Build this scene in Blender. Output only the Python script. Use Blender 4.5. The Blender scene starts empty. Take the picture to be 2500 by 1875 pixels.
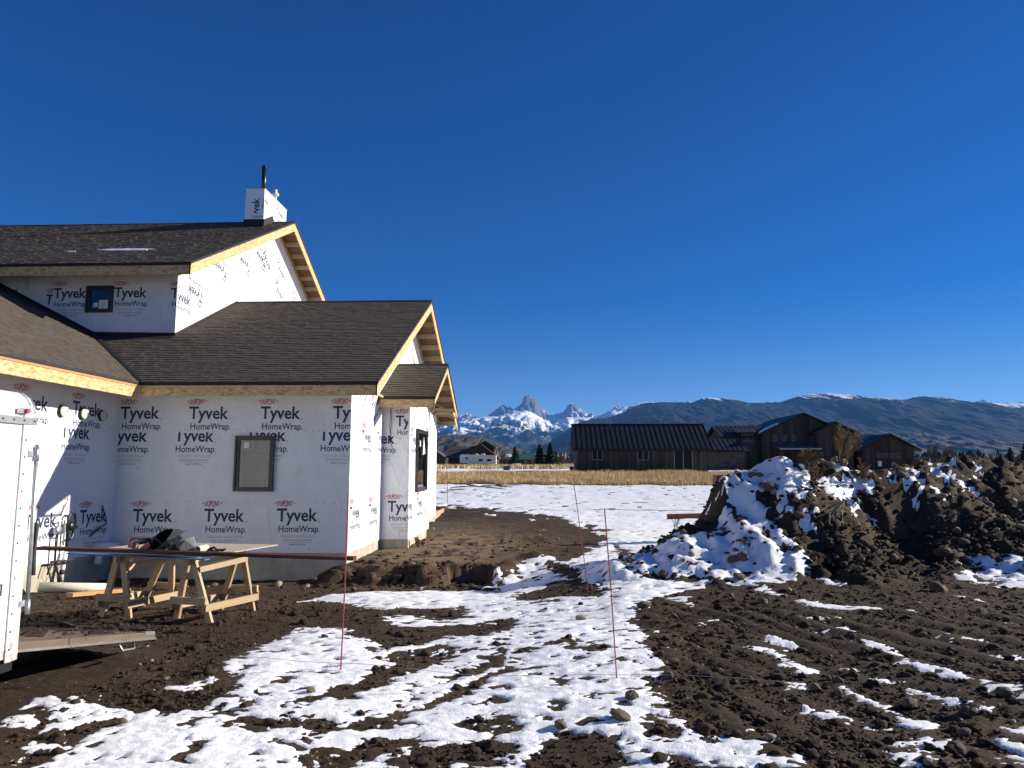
import bpy, bmesh, math, random
import numpy as np
from mathutils import Vector, Matrix

scene = bpy.context.scene
C = scene.collection
R = math.radians

# ---------------------------------------------------------------- camera
cam_data = bpy.data.cameras.new('camera')
cam = bpy.data.objects.new('camera', cam_data)
C.objects.link(cam)
cam_data.sensor_fit = 'HORIZONTAL'; cam_data.sensor_width = 36.0; cam_data.lens = 36.0 * 1758.4 / 2500.0
cam_data.clip_start = .05; cam_data.clip_end = 90000
_a, _p, _c = R(2.567), R(6.789), R(.12)
_d = Vector((-math.sin(_a) * math.cos(_p), math.cos(_a) * math.cos(_p), math.sin(_p)))
_r = Vector((math.cos(_a), math.sin(_a), 0)); _u = _r.cross(_d)
_r2 = _r * math.cos(_c) + _u * math.sin(_c); _u2 = _r2.cross(_d)
cam.matrix_world = Matrix(((_r2.x, _u2.x, -_d.x, 0), (_r2.y, _u2.y, -_d.y, 0), (_r2.z, _u2.z, -_d.z, 1.8), (0, 0, 0, 1)))
scene.camera = cam

# ---------------------------------------------------------------- sky, sun, exposure
SUN_EL = R(22.0); SUN_AZ = R(74.2)                # azimuth clockwise from +Y
world = bpy.data.worlds.new('World'); scene.world = world; world.use_nodes = True
wn = world.node_tree; wn.nodes.clear()
_o = wn.nodes.new('ShaderNodeOutputWorld'); _b = wn.nodes.new('ShaderNodeBackground'); _s = wn.nodes.new('ShaderNodeTexSky')
_s.sky_type = 'NISHITA'; _s.sun_disc = False; _s.sun_elevation = SUN_EL; _s.sun_rotation = SUN_AZ
_s.altitude = 1900; _s.air_density = 1.0; _s.dust_density = 0.0; _s.ozone_density = 3.0
_b.inputs['Strength'].default_value = .05
_h = wn.nodes.new('ShaderNodeHueSaturation'); _h.inputs['Saturation'].default_value = 1.46; _h.inputs['Hue'].default_value = .519
wn.links.new(_s.outputs[0], _h.inputs['Color']); wn.links.new(_h.outputs[0], _b.inputs[0]); wn.links.new(_b.outputs[0], _o.inputs[0])
sun_data = bpy.data.lights.new('sun', 'SUN'); sun_data.energy = 5.0; sun_data.angle = R(.53); sun_data.color = (1, .93, .82)
sun = bpy.data.objects.new('sun', sun_data); C.objects.link(sun)
SUNV = Vector((math.sin(SUN_AZ) * math.cos(SUN_EL), math.cos(SUN_AZ) * math.cos(SUN_EL), math.sin(SUN_EL)))
sun.rotation_euler = SUNV.to_track_quat('Z', 'Y').to_euler(); sun.location = (60, 20, 40)
vs = scene.view_settings
scene.display_settings.display_device = 'sRGB'
vs.view_transform = 'Standard'; vs.look = 'None'; vs.exposure = 0.85; vs.gamma = 1.0; vs.use_curve_mapping = False
scene.render.engine = 'CYCLES'
scene.cycles.use_denoising = True
scene.cycles.max_bounces = 8; scene.cycles.diffuse_bounces = 4; scene.cycles.glossy_bounces = 3
scene.cycles.transparent_max_bounces = 12; scene.cycles.volume_bounces = 1
scene.cycles.sample_clamp_indirect = 6

rng = random.Random(7); nrng = np.random.default_rng(7)

# ---------------------------------------------------------------- terrain shape
def _hash(ix, iy, seed):
    h = (ix.astype(np.int64) * 374761393 + iy.astype(np.int64) * 668265263 + seed * 1442695041) & 0xFFFFFFFF
    h = ((h ^ (h >> 13)) * 1274126177) & 0xFFFFFFFF
    return (h ^ (h >> 16)) & 0xFFFF

def perlin(x, y, seed=0):
    x = np.asarray(x, float); y = np.asarray(y, float)
    ix = np.floor(x); iy = np.floor(y); fx = x - ix; fy = y - iy
    u = fx * fx * fx * (fx * (fx * 6 - 15) + 10); v = fy * fy * fy * (fy * (fy * 6 - 15) + 10)
    def g(dx, dy):
        a = _hash(ix + dx, iy + dy, seed) * (2 * math.pi / 65536.0)
        return np.cos(a) * (fx - dx) + np.sin(a) * (fy - dy)
    a = g(0, 0); b = g(1, 0); c = g(0, 1); d = g(1, 1)
    return 1.5 * ((a + (b - a) * u) + ((c + (d - c) * u) - (a + (b - a) * u)) * v)

def fbm(x, y, octv=4, seed=0, gain=.5):
    s = 0; a = 1; f = 1
    for i in range(octv):
        s = s + a * perlin(x * f, y * f, seed + i * 17); a *= gain; f *= 2.03
    return s

def sstep(e0, e1, x):
    t = np.clip((x - e0) / (e1 - e0), 0, 1); return t * t * (3 - 2 * t)

def seg_height(X, Y, pts, slope):
    """height of a ridge along a polyline of (x, y, z), falling by slope per metre away from it"""
    best = np.full(np.shape(X), -50.0)
    for (x0, y0, z0), (x1, y1, z1) in zip(pts[:-1], pts[1:]):
        dx, dy = x1 - x0, y1 - y0
        t = np.clip(((X - x0) * dx + (Y - y0) * dy) / (dx * dx + dy * dy), 0, 1)
        d = np.hypot(X - x0 - t * dx, Y - y0 - t * dy)
        best = np.maximum(best, z0 + t * (z1 - z0) - slope * (np.sqrt(d * d + .04) - .2))
    return best

CREST = [(3.45, 14.9, 1.56), (4.05, 15.2, 1.90), (5.0, 15.5, 2.04), (5.3, 15.5, 1.99), (5.95, 15.7, 1.95), (7.05, 16.0, 1.90),
         (8.1, 16.5, 1.88), (8.85, 16.9, 1.97), (10.3, 17.5, 2.02), (12.0, 18.4, 2.05), (14.0, 19.4, 1.8), (17, 20.5, .6)]
SPUR1 = [(3.5, 14.7, .95), (2.5, 14.0, .62), (1.7, 13.4, .22)]
SPUR2 = [(4.6, 15.0, 1.5), (3.9, 14.3, .95), (2.6, 13.6, .35)]
SPUR3 = [(5.5, 15.2, 1.45), (5.5, 13.6, .5), (5.3, 12.4, .0)]
SPUR4 = [(8.4, 16.4, 1.5), (7.7, 14.4, .5), (7.4, 13.6, .05)]
SPUR5 = [(9.0, 17.0, 1.75), (8.9, 15.8, 1.15), (8.9, 14.6, .45)]

def mound_raw(X, Y):
    w = .25 * fbm(X * .9, Y * .9, 3, 5)
    a = seg_height(X + w, Y + w, CREST, 1.02 + .75 * np.exp(-((X - 6.9) / .9) ** 2) * (Y < 16.2))
    a = a - 1.7 * np.maximum(3.55 + .35 * w - X, 0)          # the cut left end of the heap
    b = seg_height(X, Y + w, SPUR1, .55)
    c = seg_height(X, Y + w, SPUR2, .6)
    d = seg_height(X + w, Y, SPUR3, .8)
    e = seg_height(X + w, Y, SPUR4, .95)
    f = seg_height(X, Y + w, SPUR5, .5)
    k = 7.0
    m = np.log(sum(np.exp(k * np.maximum(q, -1.5)) for q in (a, b, c, d, e, f))) / k - .05
    return m + .13 * fbm(X * 1.3, Y * 1.3, 3, 11) + .07 * fbm(X * 3.7, Y * 3.7, 3, 13)

YK = [-400, 6.0, 8.0, 10.0, 12.0, 14.2, 15.0, 24, 30, 38, 50, 62, 66, 100, 200, 3000, 9000, 60000]
ZL = [0, 0, -.08, -.2, -.33, -.47, -.48, -.46, -.08, .2, .72, 1.48, 1.6, 1.95, 2.7, 45, 130, 700]
ZR = [0, 0, -.03, -.06, -.09, -.12, -.13, -.13, -.08, .2, .72, 1.48, 1.6, 1.95, 2.7, 45, 130, 700]

def base(X, Y):
    X = np.asarray(X, float); Y = np.asarray(Y, float)
    l = np.interp(Y, YK, ZL); r = np.interp(Y, YK, ZR)
    t = sstep(-1.2, 1.6, X)
    # undisturbed bank left standing beside the house: a step up with a ragged edge
    n = .20 * fbm(X * 1.1, Y * 1.1, 3, 23) + .10 * fbm(X * 4.3, Y * 4.3, 3, 29)
    notch = sstep(-2.0, -1.85, X) * (1 - sstep(-1.15, -.95, X))
    yb = 14.45 + .55 * notch + n
    wdt = .42 + 1.5 * sstep(-1.1, -.2, X) - .25 * notch
    bank = .34 * sstep(0, 1, (Y - yb) / wdt) * sstep(-4.9, -4.1, X + n) * (1 - sstep(24, 30, Y))
    bank = bank + .10 * np.exp(-((X + .2) / .3) ** 2 - ((Y - 16.2) / .35) ** 2) * 2.6   # upright clod of sod
    l2 = l + bank
    # the bank's own floor level (outside X < -4.9 there is the house)
    z = l2 + (r - l2) * t
    return z

def ground_smooth(X, Y):
    b = base(X, Y)
    m = mound_raw(X, Y)
    k = 9.0
    z = b + np.log1p(np.exp(np.clip(k * (m - b), -40, 40))) / k
    far = sstep(22, 26, Y)
    z = z * (1 - far) + b * far
    roll = .035 * fbm(X * .55, Y * .55, 3, 31) * (1 - sstep(25, 60, Y))
    return z + roll
SNOW = [[(-2.91,6.68),(-3.0,7.71),(-3.0,9.04),(-2.32,8.95),(-2.28,8.35),(-1.8,7.97),(-1.54,7.13),(-1.66,6.89),(-1.76,6.46),(-1.91,5.8),(-2.03,5.65),(-2.28,5.79),(-2.4,5.95),(-2.52,6.37)],[(1.91,26.64),(4.72,28.55),(3.84,23.28),(2.21,18.23),(1.36,13.29),(1.77,12.71),(2.92,12.29),(4.38,12.73),(4.01,12.44),(2.77,12.32),(1.78,11.31),(1.4,10.71),(1.15,9.49),(1.0,8.18),(1.06,6.99),(1.03,6.69),(0.81,6.49),(0.81,5.93),(0.73,5.66),(0.42,5.59),(0.69,5.48),(0.49,5.29),(0.67,5.12),(0.07,5.3),(-0.06,5.11),(-0.14,4.81),(-0.19,4.54),(-0.77,4.51),(-0.99,4.9),(-0.8,5.06),(-1.18,5.07),(-1.78,5.33),(-2.08,5.4),(-2.71,5.44),(-2.87,5.28),(-2.99,4.78),(-3.06,4.53),(-2.9,4.31),(-3.18,4.11),(-0.44,4.07),(-0.21,4.48),(-0.09,5.02),(0.21,5.62),(0.49,7.65),(0.83,10.9),(1.0,12.09),(0.83,12.93),(0.15,13.16),(-0.45,12.64),(-1.19,14.43),(-1.05,14.93),(-0.37,15.96),(0.04,16.09),(0.52,15.57),(0.83,16.81),(1.04,18.75)],[(-2.32,5.49),(-1.8,5.39),(-1.3,5.55),(-1.08,5.85),(-0.73,6.61),(-0.43,7.11),(-0.33,7.82),(-0.43,10.26),(0.1,11.91),(0.8,11.33),(0.72,7.64),(0.63,6.34),(0.21,5.41),(-0.24,5.1),(-0.86,5.03),(-1.32,5.11),(-1.76,5.29),(-1.87,5.39)],[(-2.44,5.59),(-1.96,5.47),(-1.44,5.56),(-1.14,5.99),(-0.78,7.1),(-0.42,7.83),(-0.4,9.01),(-0.95,8.58),(-1.47,7.95),(-1.61,7.63),(-1.31,7.7),(-0.95,7.92),(-1.22,7.06),(-1.51,6.11),(-1.91,5.71),(-2.29,5.59)],[(-2.18,9.75),(-1.27,11.46),(-0.56,11.74),(0.17,11.81),(0.21,10.09),(-0.4,9.63),(-1.17,9.53),(-1.74,9.36)],[(-4.08,12.02),(-3.72,12.9),(-2.36,13.57),(-1.2,14.05),(-0.45,12.64),(-0.46,11.11),(-1.26,11.38),(-2.01,10.13),(-2.72,11.15),(-3.7,12.27)],[(-0.94,14.78),(-0.26,15.93),(0.25,16.73),(0.13,15.33),(0.52,13.06),(-0.15,14.11),(-0.7,14.57)],[(-3.11,4.57),(-3.01,4.82),(-3.02,5.48),(-2.88,5.3),(-2.86,4.93),(-2.61,4.76),(-1.67,4.68),(-0.96,4.79),(-1.01,4.37),(-2.97,4.26)],[(-3.66,5.72),(-3.14,5.56),(-3.28,5.55),(-3.23,5.49),(-3.2,5.69),(-3.7,5.79)],[(-3.88,5.59),(-3.54,5.54),(-3.57,5.6),(-3.93,5.66)],[(-3.46,5.2),(-3.32,5.41),(-3.18,5.54),(-3.22,5.61),(-3.39,5.51),(-3.5,5.25)],[(-3.05,6.09),(-2.91,6.15),(-2.96,6.26),(-3.1,6.18)],[(-2.9,6.27),(-2.83,6.3),(-2.86,6.36),(-2.93,6.32)],[(-2.45,5.56),(-2.42,5.72),(-2.46,5.79),(-2.5,5.63)],[(-2.97,5.26),(-2.95,5.43),(-3.02,5.53),(-3.05,5.37)],[(-3.37,4.8),(-3.22,4.81),(-3.26,4.86),(-3.41,4.85)],[(-3.76,5.19),(-3.71,5.26),(-3.72,5.27),(-3.78,5.21)],[(-2.97,7.98),(-2.85,8.43),(-2.85,8.43),(-2.97,7.98)],[(2.15,7.76),(2.33,7.52),(2.22,7.19),(2.39,6.89),(2.44,7.0),(2.32,7.41),(2.44,7.8),(2.21,7.96)],[(2.46,8.37),(2.6,8.11),(2.64,8.21),(2.5,8.45)],[(2.47,6.45),(2.54,6.17),(2.67,6.0),(2.7,6.06),(2.6,6.28),(2.51,6.52)],[(2.04,5.83),(2.17,5.62),(2.31,5.43),(2.35,5.51),(2.25,5.77),(2.09,5.92)],[(3.37,8.07),(3.47,7.85),(3.52,7.56),(3.6,7.7),(3.6,8.08),(3.44,8.22)],[(3.45,7.33),(3.49,6.94),(3.69,6.77),(3.77,6.89),(3.64,7.19),(3.54,7.5)],[(3.6,6.47),(3.68,6.28),(3.97,6.18),(4.07,6.32),(3.86,6.56),(3.7,6.63)],[(3.1,6.28),(3.21,6.07),(3.36,5.87),(3.39,5.93),(3.27,6.15),(3.13,6.34)],[(2.57,5.73),(2.68,5.5),(2.65,5.46),(2.69,5.47),(2.8,5.69),(2.63,5.83)],[(1.0,4.8),(1.24,4.66),(1.53,4.66),(1.57,4.76),(1.29,4.82),(1.02,4.88)],[(3.59,10.83),(3.76,10.28),(4.49,10.18),(4.59,10.4),(3.89,10.62),(3.65,11.0)],[(3.26,9.6),(3.68,9.55),(3.71,9.61),(3.28,9.65)],[(3.28,8.92),(3.52,9.0),(3.54,9.06),(3.3,8.97)],[(1.8,9.02),(2.14,9.24),(2.16,9.34),(1.82,9.14)],[(1.82,10.85),(2.09,10.72),(1.93,10.34),(1.93,10.17),(2.2,11.07),(1.86,11.07)],[(2.29,5.05),(2.49,5.14),(2.64,5.14),(2.69,5.21),(2.58,5.31),(2.33,5.13)],[(2.2,4.89),(2.34,4.85),(2.49,4.8),(2.54,4.89),(2.43,5.01),(2.25,4.98)],[(3.22,5.49),(3.31,5.39),(3.46,5.42),(3.52,5.51),(3.43,5.56),(3.28,5.58)],[(3.04,5.16),(3.09,5.06),(3.22,5.05),(3.27,5.12),(3.19,5.2),(3.1,5.25)],[(2.85,4.84),(3.03,4.78),(3.1,4.88),(2.91,4.94)],[(0.86,5.56),(0.98,5.41),(0.99,5.45),(0.87,5.6)],[(0.99,5.3),(0.99,5.13),(1.02,5.17),(1.02,5.34)],[(0.59,5.66),(0.81,5.74),(0.82,5.8),(0.59,5.7)],[(0.41,5.36),(0.51,5.15),(0.65,5.05),(0.66,5.12),(0.54,5.26),(0.42,5.4)],[(0.49,4.94),(0.53,4.93),(0.54,4.96),(0.5,4.96)],[(4.43,8.59),(4.58,8.58),(4.62,8.66),(4.46,8.64)],[(4.53,8.45),(4.76,8.3),(4.82,8.4),(4.58,8.54)],[(4.63,7.76),(4.83,7.76),(4.85,7.79),(4.66,7.81)],[(4.81,10.3),(4.96,10.25),(5.01,10.34),(4.85,10.39)],[(4.65,12.54),(4.94,12.29),(5.0,12.42),(4.69,12.64)],[(3.46,12.12),(3.62,11.33),(3.71,11.55),(3.49,12.19)],[(6.17,11.45),(6.33,11.04),(6.39,11.14),(6.25,11.59)],[(2.78,7.12),(2.9,7.07),(2.92,7.11),(2.81,7.17)],[(2.91,6.76),(3.06,6.67),(3.07,6.7),(2.92,6.79)],[(2.01,6.6),(2.18,6.59),(2.19,6.63),(2.02,6.64)],[(1.95,6.47),(2.17,6.44),(2.18,6.48),(1.96,6.49)],[(5.61,9.37),(5.75,9.38),(5.8,9.45),(5.66,9.44)],[(1.28,8.77),(1.34,8.74),(1.35,8.79),(1.29,8.83)],[(1.21,7.53),(1.27,7.55),(1.27,7.59),(1.22,7.57)],[(1.35,9.42),(1.41,9.4),(1.42,9.46),(1.36,9.47)],[(0.58,4.91),(0.82,5.03),(1.17,5.2),(1.48,5.16),(1.46,4.97),(1.19,4.89),(0.91,4.86),(0.79,4.84)],[(7.09,13.24),(8.14,13.84),(9.06,13.79),(8.05,12.32),(7.33,12.58),(7.79,13.15),(7.24,12.79)],[(0.55,4.74),(0.69,4.74),(0.76,4.69),(0.72,4.57),(0.52,4.59)],[(3.4,15.1),(4.0,15.45),(4.9,15.75),(5.45,15.75),(5.34,15.3),(5.2,14.81),(5.05,14.3),(4.82,14.11),(4.55,14.17),(4.62,14.43),(4.27,14.69),(3.55,14.69)],[(4.62,14.39),(4.64,14.19),(4.22,14.14),(3.86,13.38),(4.43,13.87),(3.91,13.17),(4.29,13.21),(4.57,13.22),(4.52,12.9),(4.09,12.68),(2.96,12.49),(2.39,12.67),(1.82,13.07),(1.59,13.9),(2.29,13.89),(3.05,14.21),(3.83,14.46)],[(5.6,15.2),(6.2,15.9),(6.9,16.0),(6.9,15.6),(6.5,15.35),(6.1,15.2),(5.65,14.95)],[(7.0,16.0),(7.9,16.5),(8.8,17.1),(9.6,17.3),(10.3,17.3),(9.8,16.5),(8.7,16.1),(7.98,15.7),(7.4,15.7),(7.0,15.6)],[(8.19,15.82),(8.89,16.22),(8.57,15.68),(8.3,15.53),(8.15,15.68)],[(4.82,14.09),(4.97,14.11),(4.85,13.98),(4.8,14.0)],[(4.37,13.45),(4.62,13.69),(4.54,13.36),(4.28,13.08)],[(-5,33.8),(-2.6,32.6),(-0.5,30.6),(1.3,26.9),(1.67,23.3),(1.53,21.5),(0.8,17.6),(1.7,14.2),(3,16.5),(5,18.2),(9,19.2),(16,20),(40,20),(40,80),(-40,80),(-40,34)]]
DIRT = [[(-4.77,31.69),(-2.44,30.51),(-0.47,28.07),(1.32,26.66),(1.67,23.38),(1.54,21.54),(0.81,17.6),(0.51,16.82),(0.04,16.09),(-0.37,15.96),(-0.95,14.82),(-1.27,14.83),(-2.52,14.45),(-4.39,14.52),(-6.11,20.11)],[(-2.47,5.58),(-2.05,5.32),(-1.62,5.25),(-1.24,5.34),(-1.02,5.58),(-0.78,5.9),(-0.53,6.4),(-0.3,6.95),(-0.32,7.07),(-0.57,6.62),(-0.82,6.06),(-1.06,5.72),(-1.28,5.48),(-1.66,5.39),(-2.1,5.46),(-2.5,5.66)],[(-2.01,5.61),(-1.67,5.89),(-1.44,6.16),(-1.27,6.72),(-1.11,7.28),(-0.93,7.82),(-0.96,7.94),(-1.18,7.58),(-1.34,6.95),(-1.5,6.36),(-1.73,6.05),(-2.04,5.66)],[(-1.49,7.53),(-1.2,7.82),(-0.93,7.78),(-0.94,7.9),(-1.24,8.07),(-1.52,7.69)],[(-2.52,10.08),(-1.78,10.25),(-1.19,9.97),(-1.22,11.2),(-1.3,11.5),(-1.28,10.63),(-1.93,11.1),(-2.62,10.49)],[(-1.36,9.19),(-0.89,9.09),(-0.38,9.35),(-0.39,9.9),(-0.43,9.91),(-0.42,9.87),(-0.94,9.61),(-1.39,9.41)],[(-0.61,5.37),(-0.39,5.45),(-0.3,5.5),(-0.42,5.3),(-0.4,5.2),(-0.22,5.42),(-0.41,5.68),(-0.64,5.47)],[(0.02,15.57),(0.44,14.27),(0.58,13.59),(0.07,13.66),(0.07,12.96),(0.63,12.87),(0.54,14.96),(0.05,15.86)],[(-1.38,4.6),(-1.2,4.7),(-1.06,4.84),(-0.89,4.89),(-0.91,4.98),(-1.1,4.98),(-1.25,4.84),(-1.41,4.68)],[(0.98,12.88),(0.83,11.84),(1.21,11.91),(1.22,12.01),(0.86,12.1),(1.0,12.82)],[(1.78,18.52),(1.92,13.8),(1.95,13.9),(1.85,19.13)],[(0.19,7.97),(0.33,7.89),(0.34,8.01),(0.19,8.09)],[(0.3,7.64),(0.57,7.55),(0.58,7.65),(0.3,7.72)],[(-0.19,11.3),(0.16,11.23),(0.17,11.47),(-0.2,11.62)],[(0.09,6.49),(0.21,6.43),(0.21,6.51),(0.09,6.55)],[(0.34,5.99),(0.41,5.95),(0.41,5.99),(0.35,6.05)],[(-0.27,7.59),(-0.13,7.6),(-0.13,7.68),(-0.27,7.67)],[(-1.0,8.61),(-0.69,8.71),(-0.7,8.87),(-1.02,8.77)],[(-0.06,5.62),(0.08,5.56),(0.08,5.6),(-0.06,5.66)],[(-6.37,44.12),(-5.8,45.21),(-5.07,45.9),(-5.13,46.5),(-5.93,46.2),(-6.43,44.52)],[(-6.35,47.16),(-4.85,48.75),(-3.51,47.46),(-2.56,45.71),(-2.58,46.11),(-3.59,48.65),(-4.99,50.14),(-6.44,47.75)],[(-5.42,48.28),(-4.28,49.4),(-3.17,49.29),(-2.17,47.94),(-2.19,48.54),(-3.25,50.48),(-4.37,50.4),(-5.47,48.68)],[(-3.64,42.02),(-2.31,42.31),(-2.34,42.71),(-3.68,42.42)],[(-6.33,42.91),(-5.17,42.46),(-5.25,43.06),(-6.42,43.51)]]
PEAKS = [(-4093,1162),(-2710,1358),(-2434,1456),(-2277,1515),(-2080,1531),(-1961,1487),(-1764,1412),(-1567,1455),(-1411,1624),(-1293,1691),(-1195,1781),(-1116,1805),(-1037,1742),(-939,1730),(-813,1670),(-743,1765),(-625,1808),(-547,2025),(-488,2064),(-409,2072),(-350,2004),(-272,1977),(-194,1866),(-37,1669),(21,1661),(79,1559),(196,1504),(470,1582),(588,1676),(666,1778),(784,1844),(862,1817),(920,1754),(1016,1687),(1132,1581),(1365,1510),(1558,1471),(1793,1627),(1872,1686),(1969,1725),(2028,1775),(2106,1775),(2163,1705),(2374,1626),(2946,1236),(11467,1740),(11670,1853),(11746,1890),(11966,1890),(12083,1827),(13176,1799),(13897,1735)]
SNOWY = [(-3697,676),(-2309,759),(-1895,827),(-1730,882),(-1648,943),(-1400,992),(-1207,1019),(-877,1046),(-767,1082),(-547,1115),(-383,1156),(-273,1128),(-109,1032),(0,963),(164,900),(274,949),(410,1015),(846,1014),(982,1017),(1118,1063),(1282,1148),(1528,1210),(1745,1262),(1963,1319),(2125,1302),(2608,1192),(3409,1028),(7849,1130),(8027,1218),(8286,1257),(8544,1279),(8713,1266),(9074,1269),(9734,1285),(10408,1266)]
FOREST = [(-1001,145),(-260,219),(36,339),(203,456),(389,585),(481,633),(666,670),(851,685),(1036,755),(1221,844),(1369,884),(1497,888),(1955,890),(2066,935),(2139,944),(2284,934),(2325,935),(2529,909),(2641,879),(2822,876),(3094,890),(3255,947),(3437,988),(3663,999),(3999,980),(4287,933),(4286,944),(4589,911),(4683,915),(4849,953),(4908,957),(5082,946),(5277,902),(5449,863),(5678,815),(5849,785),(6024,802),(6153,808),(6486,825),(7056,789)]
HILLS = [(-1036,137),(-718,150),(-490,155),(-401,157),(-326,155),(-275,145),(-225,128),(-175,109),(-125,94),(-50,80),(37,75)]
BENCH = [(1231,134),(1645,190),(2057,245),(2331,281),(2467,291),(2601,281),(2734,252),(2868,232),(3068,218),(3334,204),(3600,204),(3929,191)]

# ---------------------------------------------------------------- materials
class NT:
    def __init__(s, name):
        s.m = bpy.data.materials.new(name); s.m.use_nodes = True; s.t = s.m.node_tree; s.t.nodes.clear()
        s.out = s.t.nodes.new('ShaderNodeOutputMaterial'); s.p = s.t.nodes.new('ShaderNodeBsdfPrincipled')
        s.t.links.new(s.p.outputs[0], s.out.inputs[0])
    def n(s, typ, **kw):
        q = s.t.nodes.new(typ)
        for k_, v in kw.items():
            if k_ in q.inputs: q.inputs[k_].default_value = v
            else: setattr(q, k_, v)
        return q
    def l(s, a, b): s.t.links.new(a, b)
    def co(s, kind='Object', scale=(1, 1, 1)):
        tc = s.n('ShaderNodeTexCoord'); mp = s.n('ShaderNodeMapping'); mp.inputs['Scale'].default_value = scale
        s.l(tc.outputs[kind], mp.inputs[0]); return mp.outputs[0]
    def noise(s, vec, scale, detail=4, rough=.55, dist=0):
        q = s.n('ShaderNodeTexNoise'); q.inputs['Scale'].default_value = scale; q.inputs['Detail'].default_value = detail
        q.inputs['Roughness'].default_value = rough; q.inputs['Distortion'].default_value = dist
        s.l(vec, q.inputs['Vector']); return q.outputs['Fac']
    def ramp(s, fac, stops):
        q = s.n('ShaderNodeValToRGB'); e = q.color_ramp.elements
        while len(e) < len(stops): e.new(.5)
        for el, (p, c) in zip(e, stops): el.position = p; el.color = (*c, 1) if len(c) == 3 else c
        s.l(fac, q.inputs[0]); return q.outputs[0]
    def mix(s, fac, a, b, mode='MIX'):
        q = s.n('ShaderNodeMix', data_type='RGBA', blend_type=mode)
        for sock, v in ((q.inputs[0], fac), (q.inputs[6], a), (q.inputs[7], b)):
            if hasattr(v, 'is_linked'): s.l(v, sock)
            else: sock.default_value = v if not isinstance(v, tuple) else (*v, 1)
        return q.outputs[2]
    def math(s, op, a, b=0):
        q = s.n('ShaderNodeMath', operation=op)
        for sock, v in ((q.inputs[0], a), (q.inputs[1], b)):
            if hasattr(v, 'is_linked'): s.l(v, sock)
            else: sock.default_value = v
        return q.outputs[0]
    def bump(s, h, strength, dist):
        q = s.n('ShaderNodeBump'); q.inputs['Strength'].default_value = strength; q.inputs['Distance'].default_value = dist
        s.l(h, q.inputs['Height']); s.l(q.outputs[0], s.p.inputs['Normal']); return q
    def col(s, v):
        if hasattr(v, 'is_linked'): s.l(v, s.p.inputs['Base Color'])
        else: s.p.inputs['Base Color'].default_value = (*v, 1)
    def set(s, rough=.6, metal=0, spec=.5):
        s.p.inputs['Roughness'].default_value = rough; s.p.inputs['Metallic'].default_value = metal
        s.p.inputs['Specular IOR Level'].default_value = spec; return s

def plain(name, c, rough=.6, metal=0, spec=.5, vary=.12, scale=8, bump=0, bscale=40, coord='Object', stretch=(1, 1, 1)):
    t = NT(name).set(rough, metal, spec); v = t.co(coord, stretch)
    f = t.noise(v, scale, 5, .6)
    t.col(t.ramp(f, [(.25, tuple(x * (1 - vary) for x in c)), (.75, tuple(min(1, x * (1 + vary)) for x in c))]))
    if bump: t.bump(t.noise(v, bscale, 4, .6), bump, .01)
    return t.m

def wood(name, c1, c2, axis=0, rough=.65):
    t = NT(name).set(rough, 0, .3); sc = [14, 14, 14]; sc[axis] = 1.1
    v = t.co('Object', tuple(sc)); f = t.noise(v, 1.6, 6, .65, .6)
    g = t.noise(t.co('Object', (2, 2, 2)), 1.2, 3)
    base = t.ramp(f, [(.3, c1), (.7, c2)])
    oi = t.n('ShaderNodeObjectInfo'); base = t.mix(t.math('MULTIPLY', oi.outputs['Random'], .55), base, tuple(x * y for x, y in zip(c1, (.62, .58, .55))))
    kn = t.n('ShaderNodeTexVoronoi', feature='F1'); kn.inputs['Scale'].default_value = 7; t.l(t.co('Object'), kn.inputs['Vector']); base = t.mix(t.math('LESS_THAN', kn.outputs['Distance'], .085), base, tuple(x * .3 for x in c1))
    t.col(t.mix(t.math('MULTIPLY', g, .35), base, tuple(x * .6 for x in c1)))
    t.bump(f, .15, .004); return t.m

def mat_osb(name, stretch=(1, 1, 1)):
    t = NT(name).set(.7, 0, .25)
    v = t.co('Object', stretch)
    vo = t.n('ShaderNodeTexVoronoi', feature='F1'); vo.inputs['Scale'].default_value = 15; vo.inputs['Randomness'].default_value = 1
    wv = t.noise(v, 3.2, 2); ad = t.n('ShaderNodeMix', data_type='VECTOR'); ad.inputs[0].default_value = .12
    nz = t.n('ShaderNodeTexNoise'); nz.inputs['Scale'].default_value = 5; t.l(v, nz.inputs['Vector'])
    t.l(v, ad.inputs[4]); t.l(nz.outputs['Color'], ad.inputs[5]); t.l(ad.outputs[1], vo.inputs['Vector'])
    sep = t.n('ShaderNodeSeparateColor'); t.l(vo.outputs['Color'], sep.inputs[0])
    c = t.ramp(sep.outputs[0], [(0, (.40, .225, .09)), (.25, (.58, .38, .17)), (.6, (.67, .46, .225)), (1, (.76, .57, .32))])
    f = t.noise(v, 26, 5, .7, .4)
    t.col(t.mix(t.math('MULTIPLY', f, .45), c, (.42, .26, .10))); t.bump(sep.outputs[1], .3, .006)
    return t.m

def mat_shingle(name, c):
    t = NT(name).set(.9, 0, .2)
    at = t.n('ShaderNodeAttribute', attribute_name='tone')
    v = t.co('Object'); f = t.noise(v, 220, 2, .8)
    big = t.noise(v, .8, 3)
    a = t.ramp(at.outputs['Fac'], [(0, tuple(x * .68 for x in c)), (.5, c), (1, tuple(x * 1.35 for x in c))])
    a = t.mix(t.math('MULTIPLY', big, .3), a, tuple(x * 1.2 for x in c))
    t.col(t.mix(t.math('MULTIPLY', f, .5), a, tuple(x * .5 for x in c))); t.bump(f, .5, .003)
    return t.m

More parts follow.
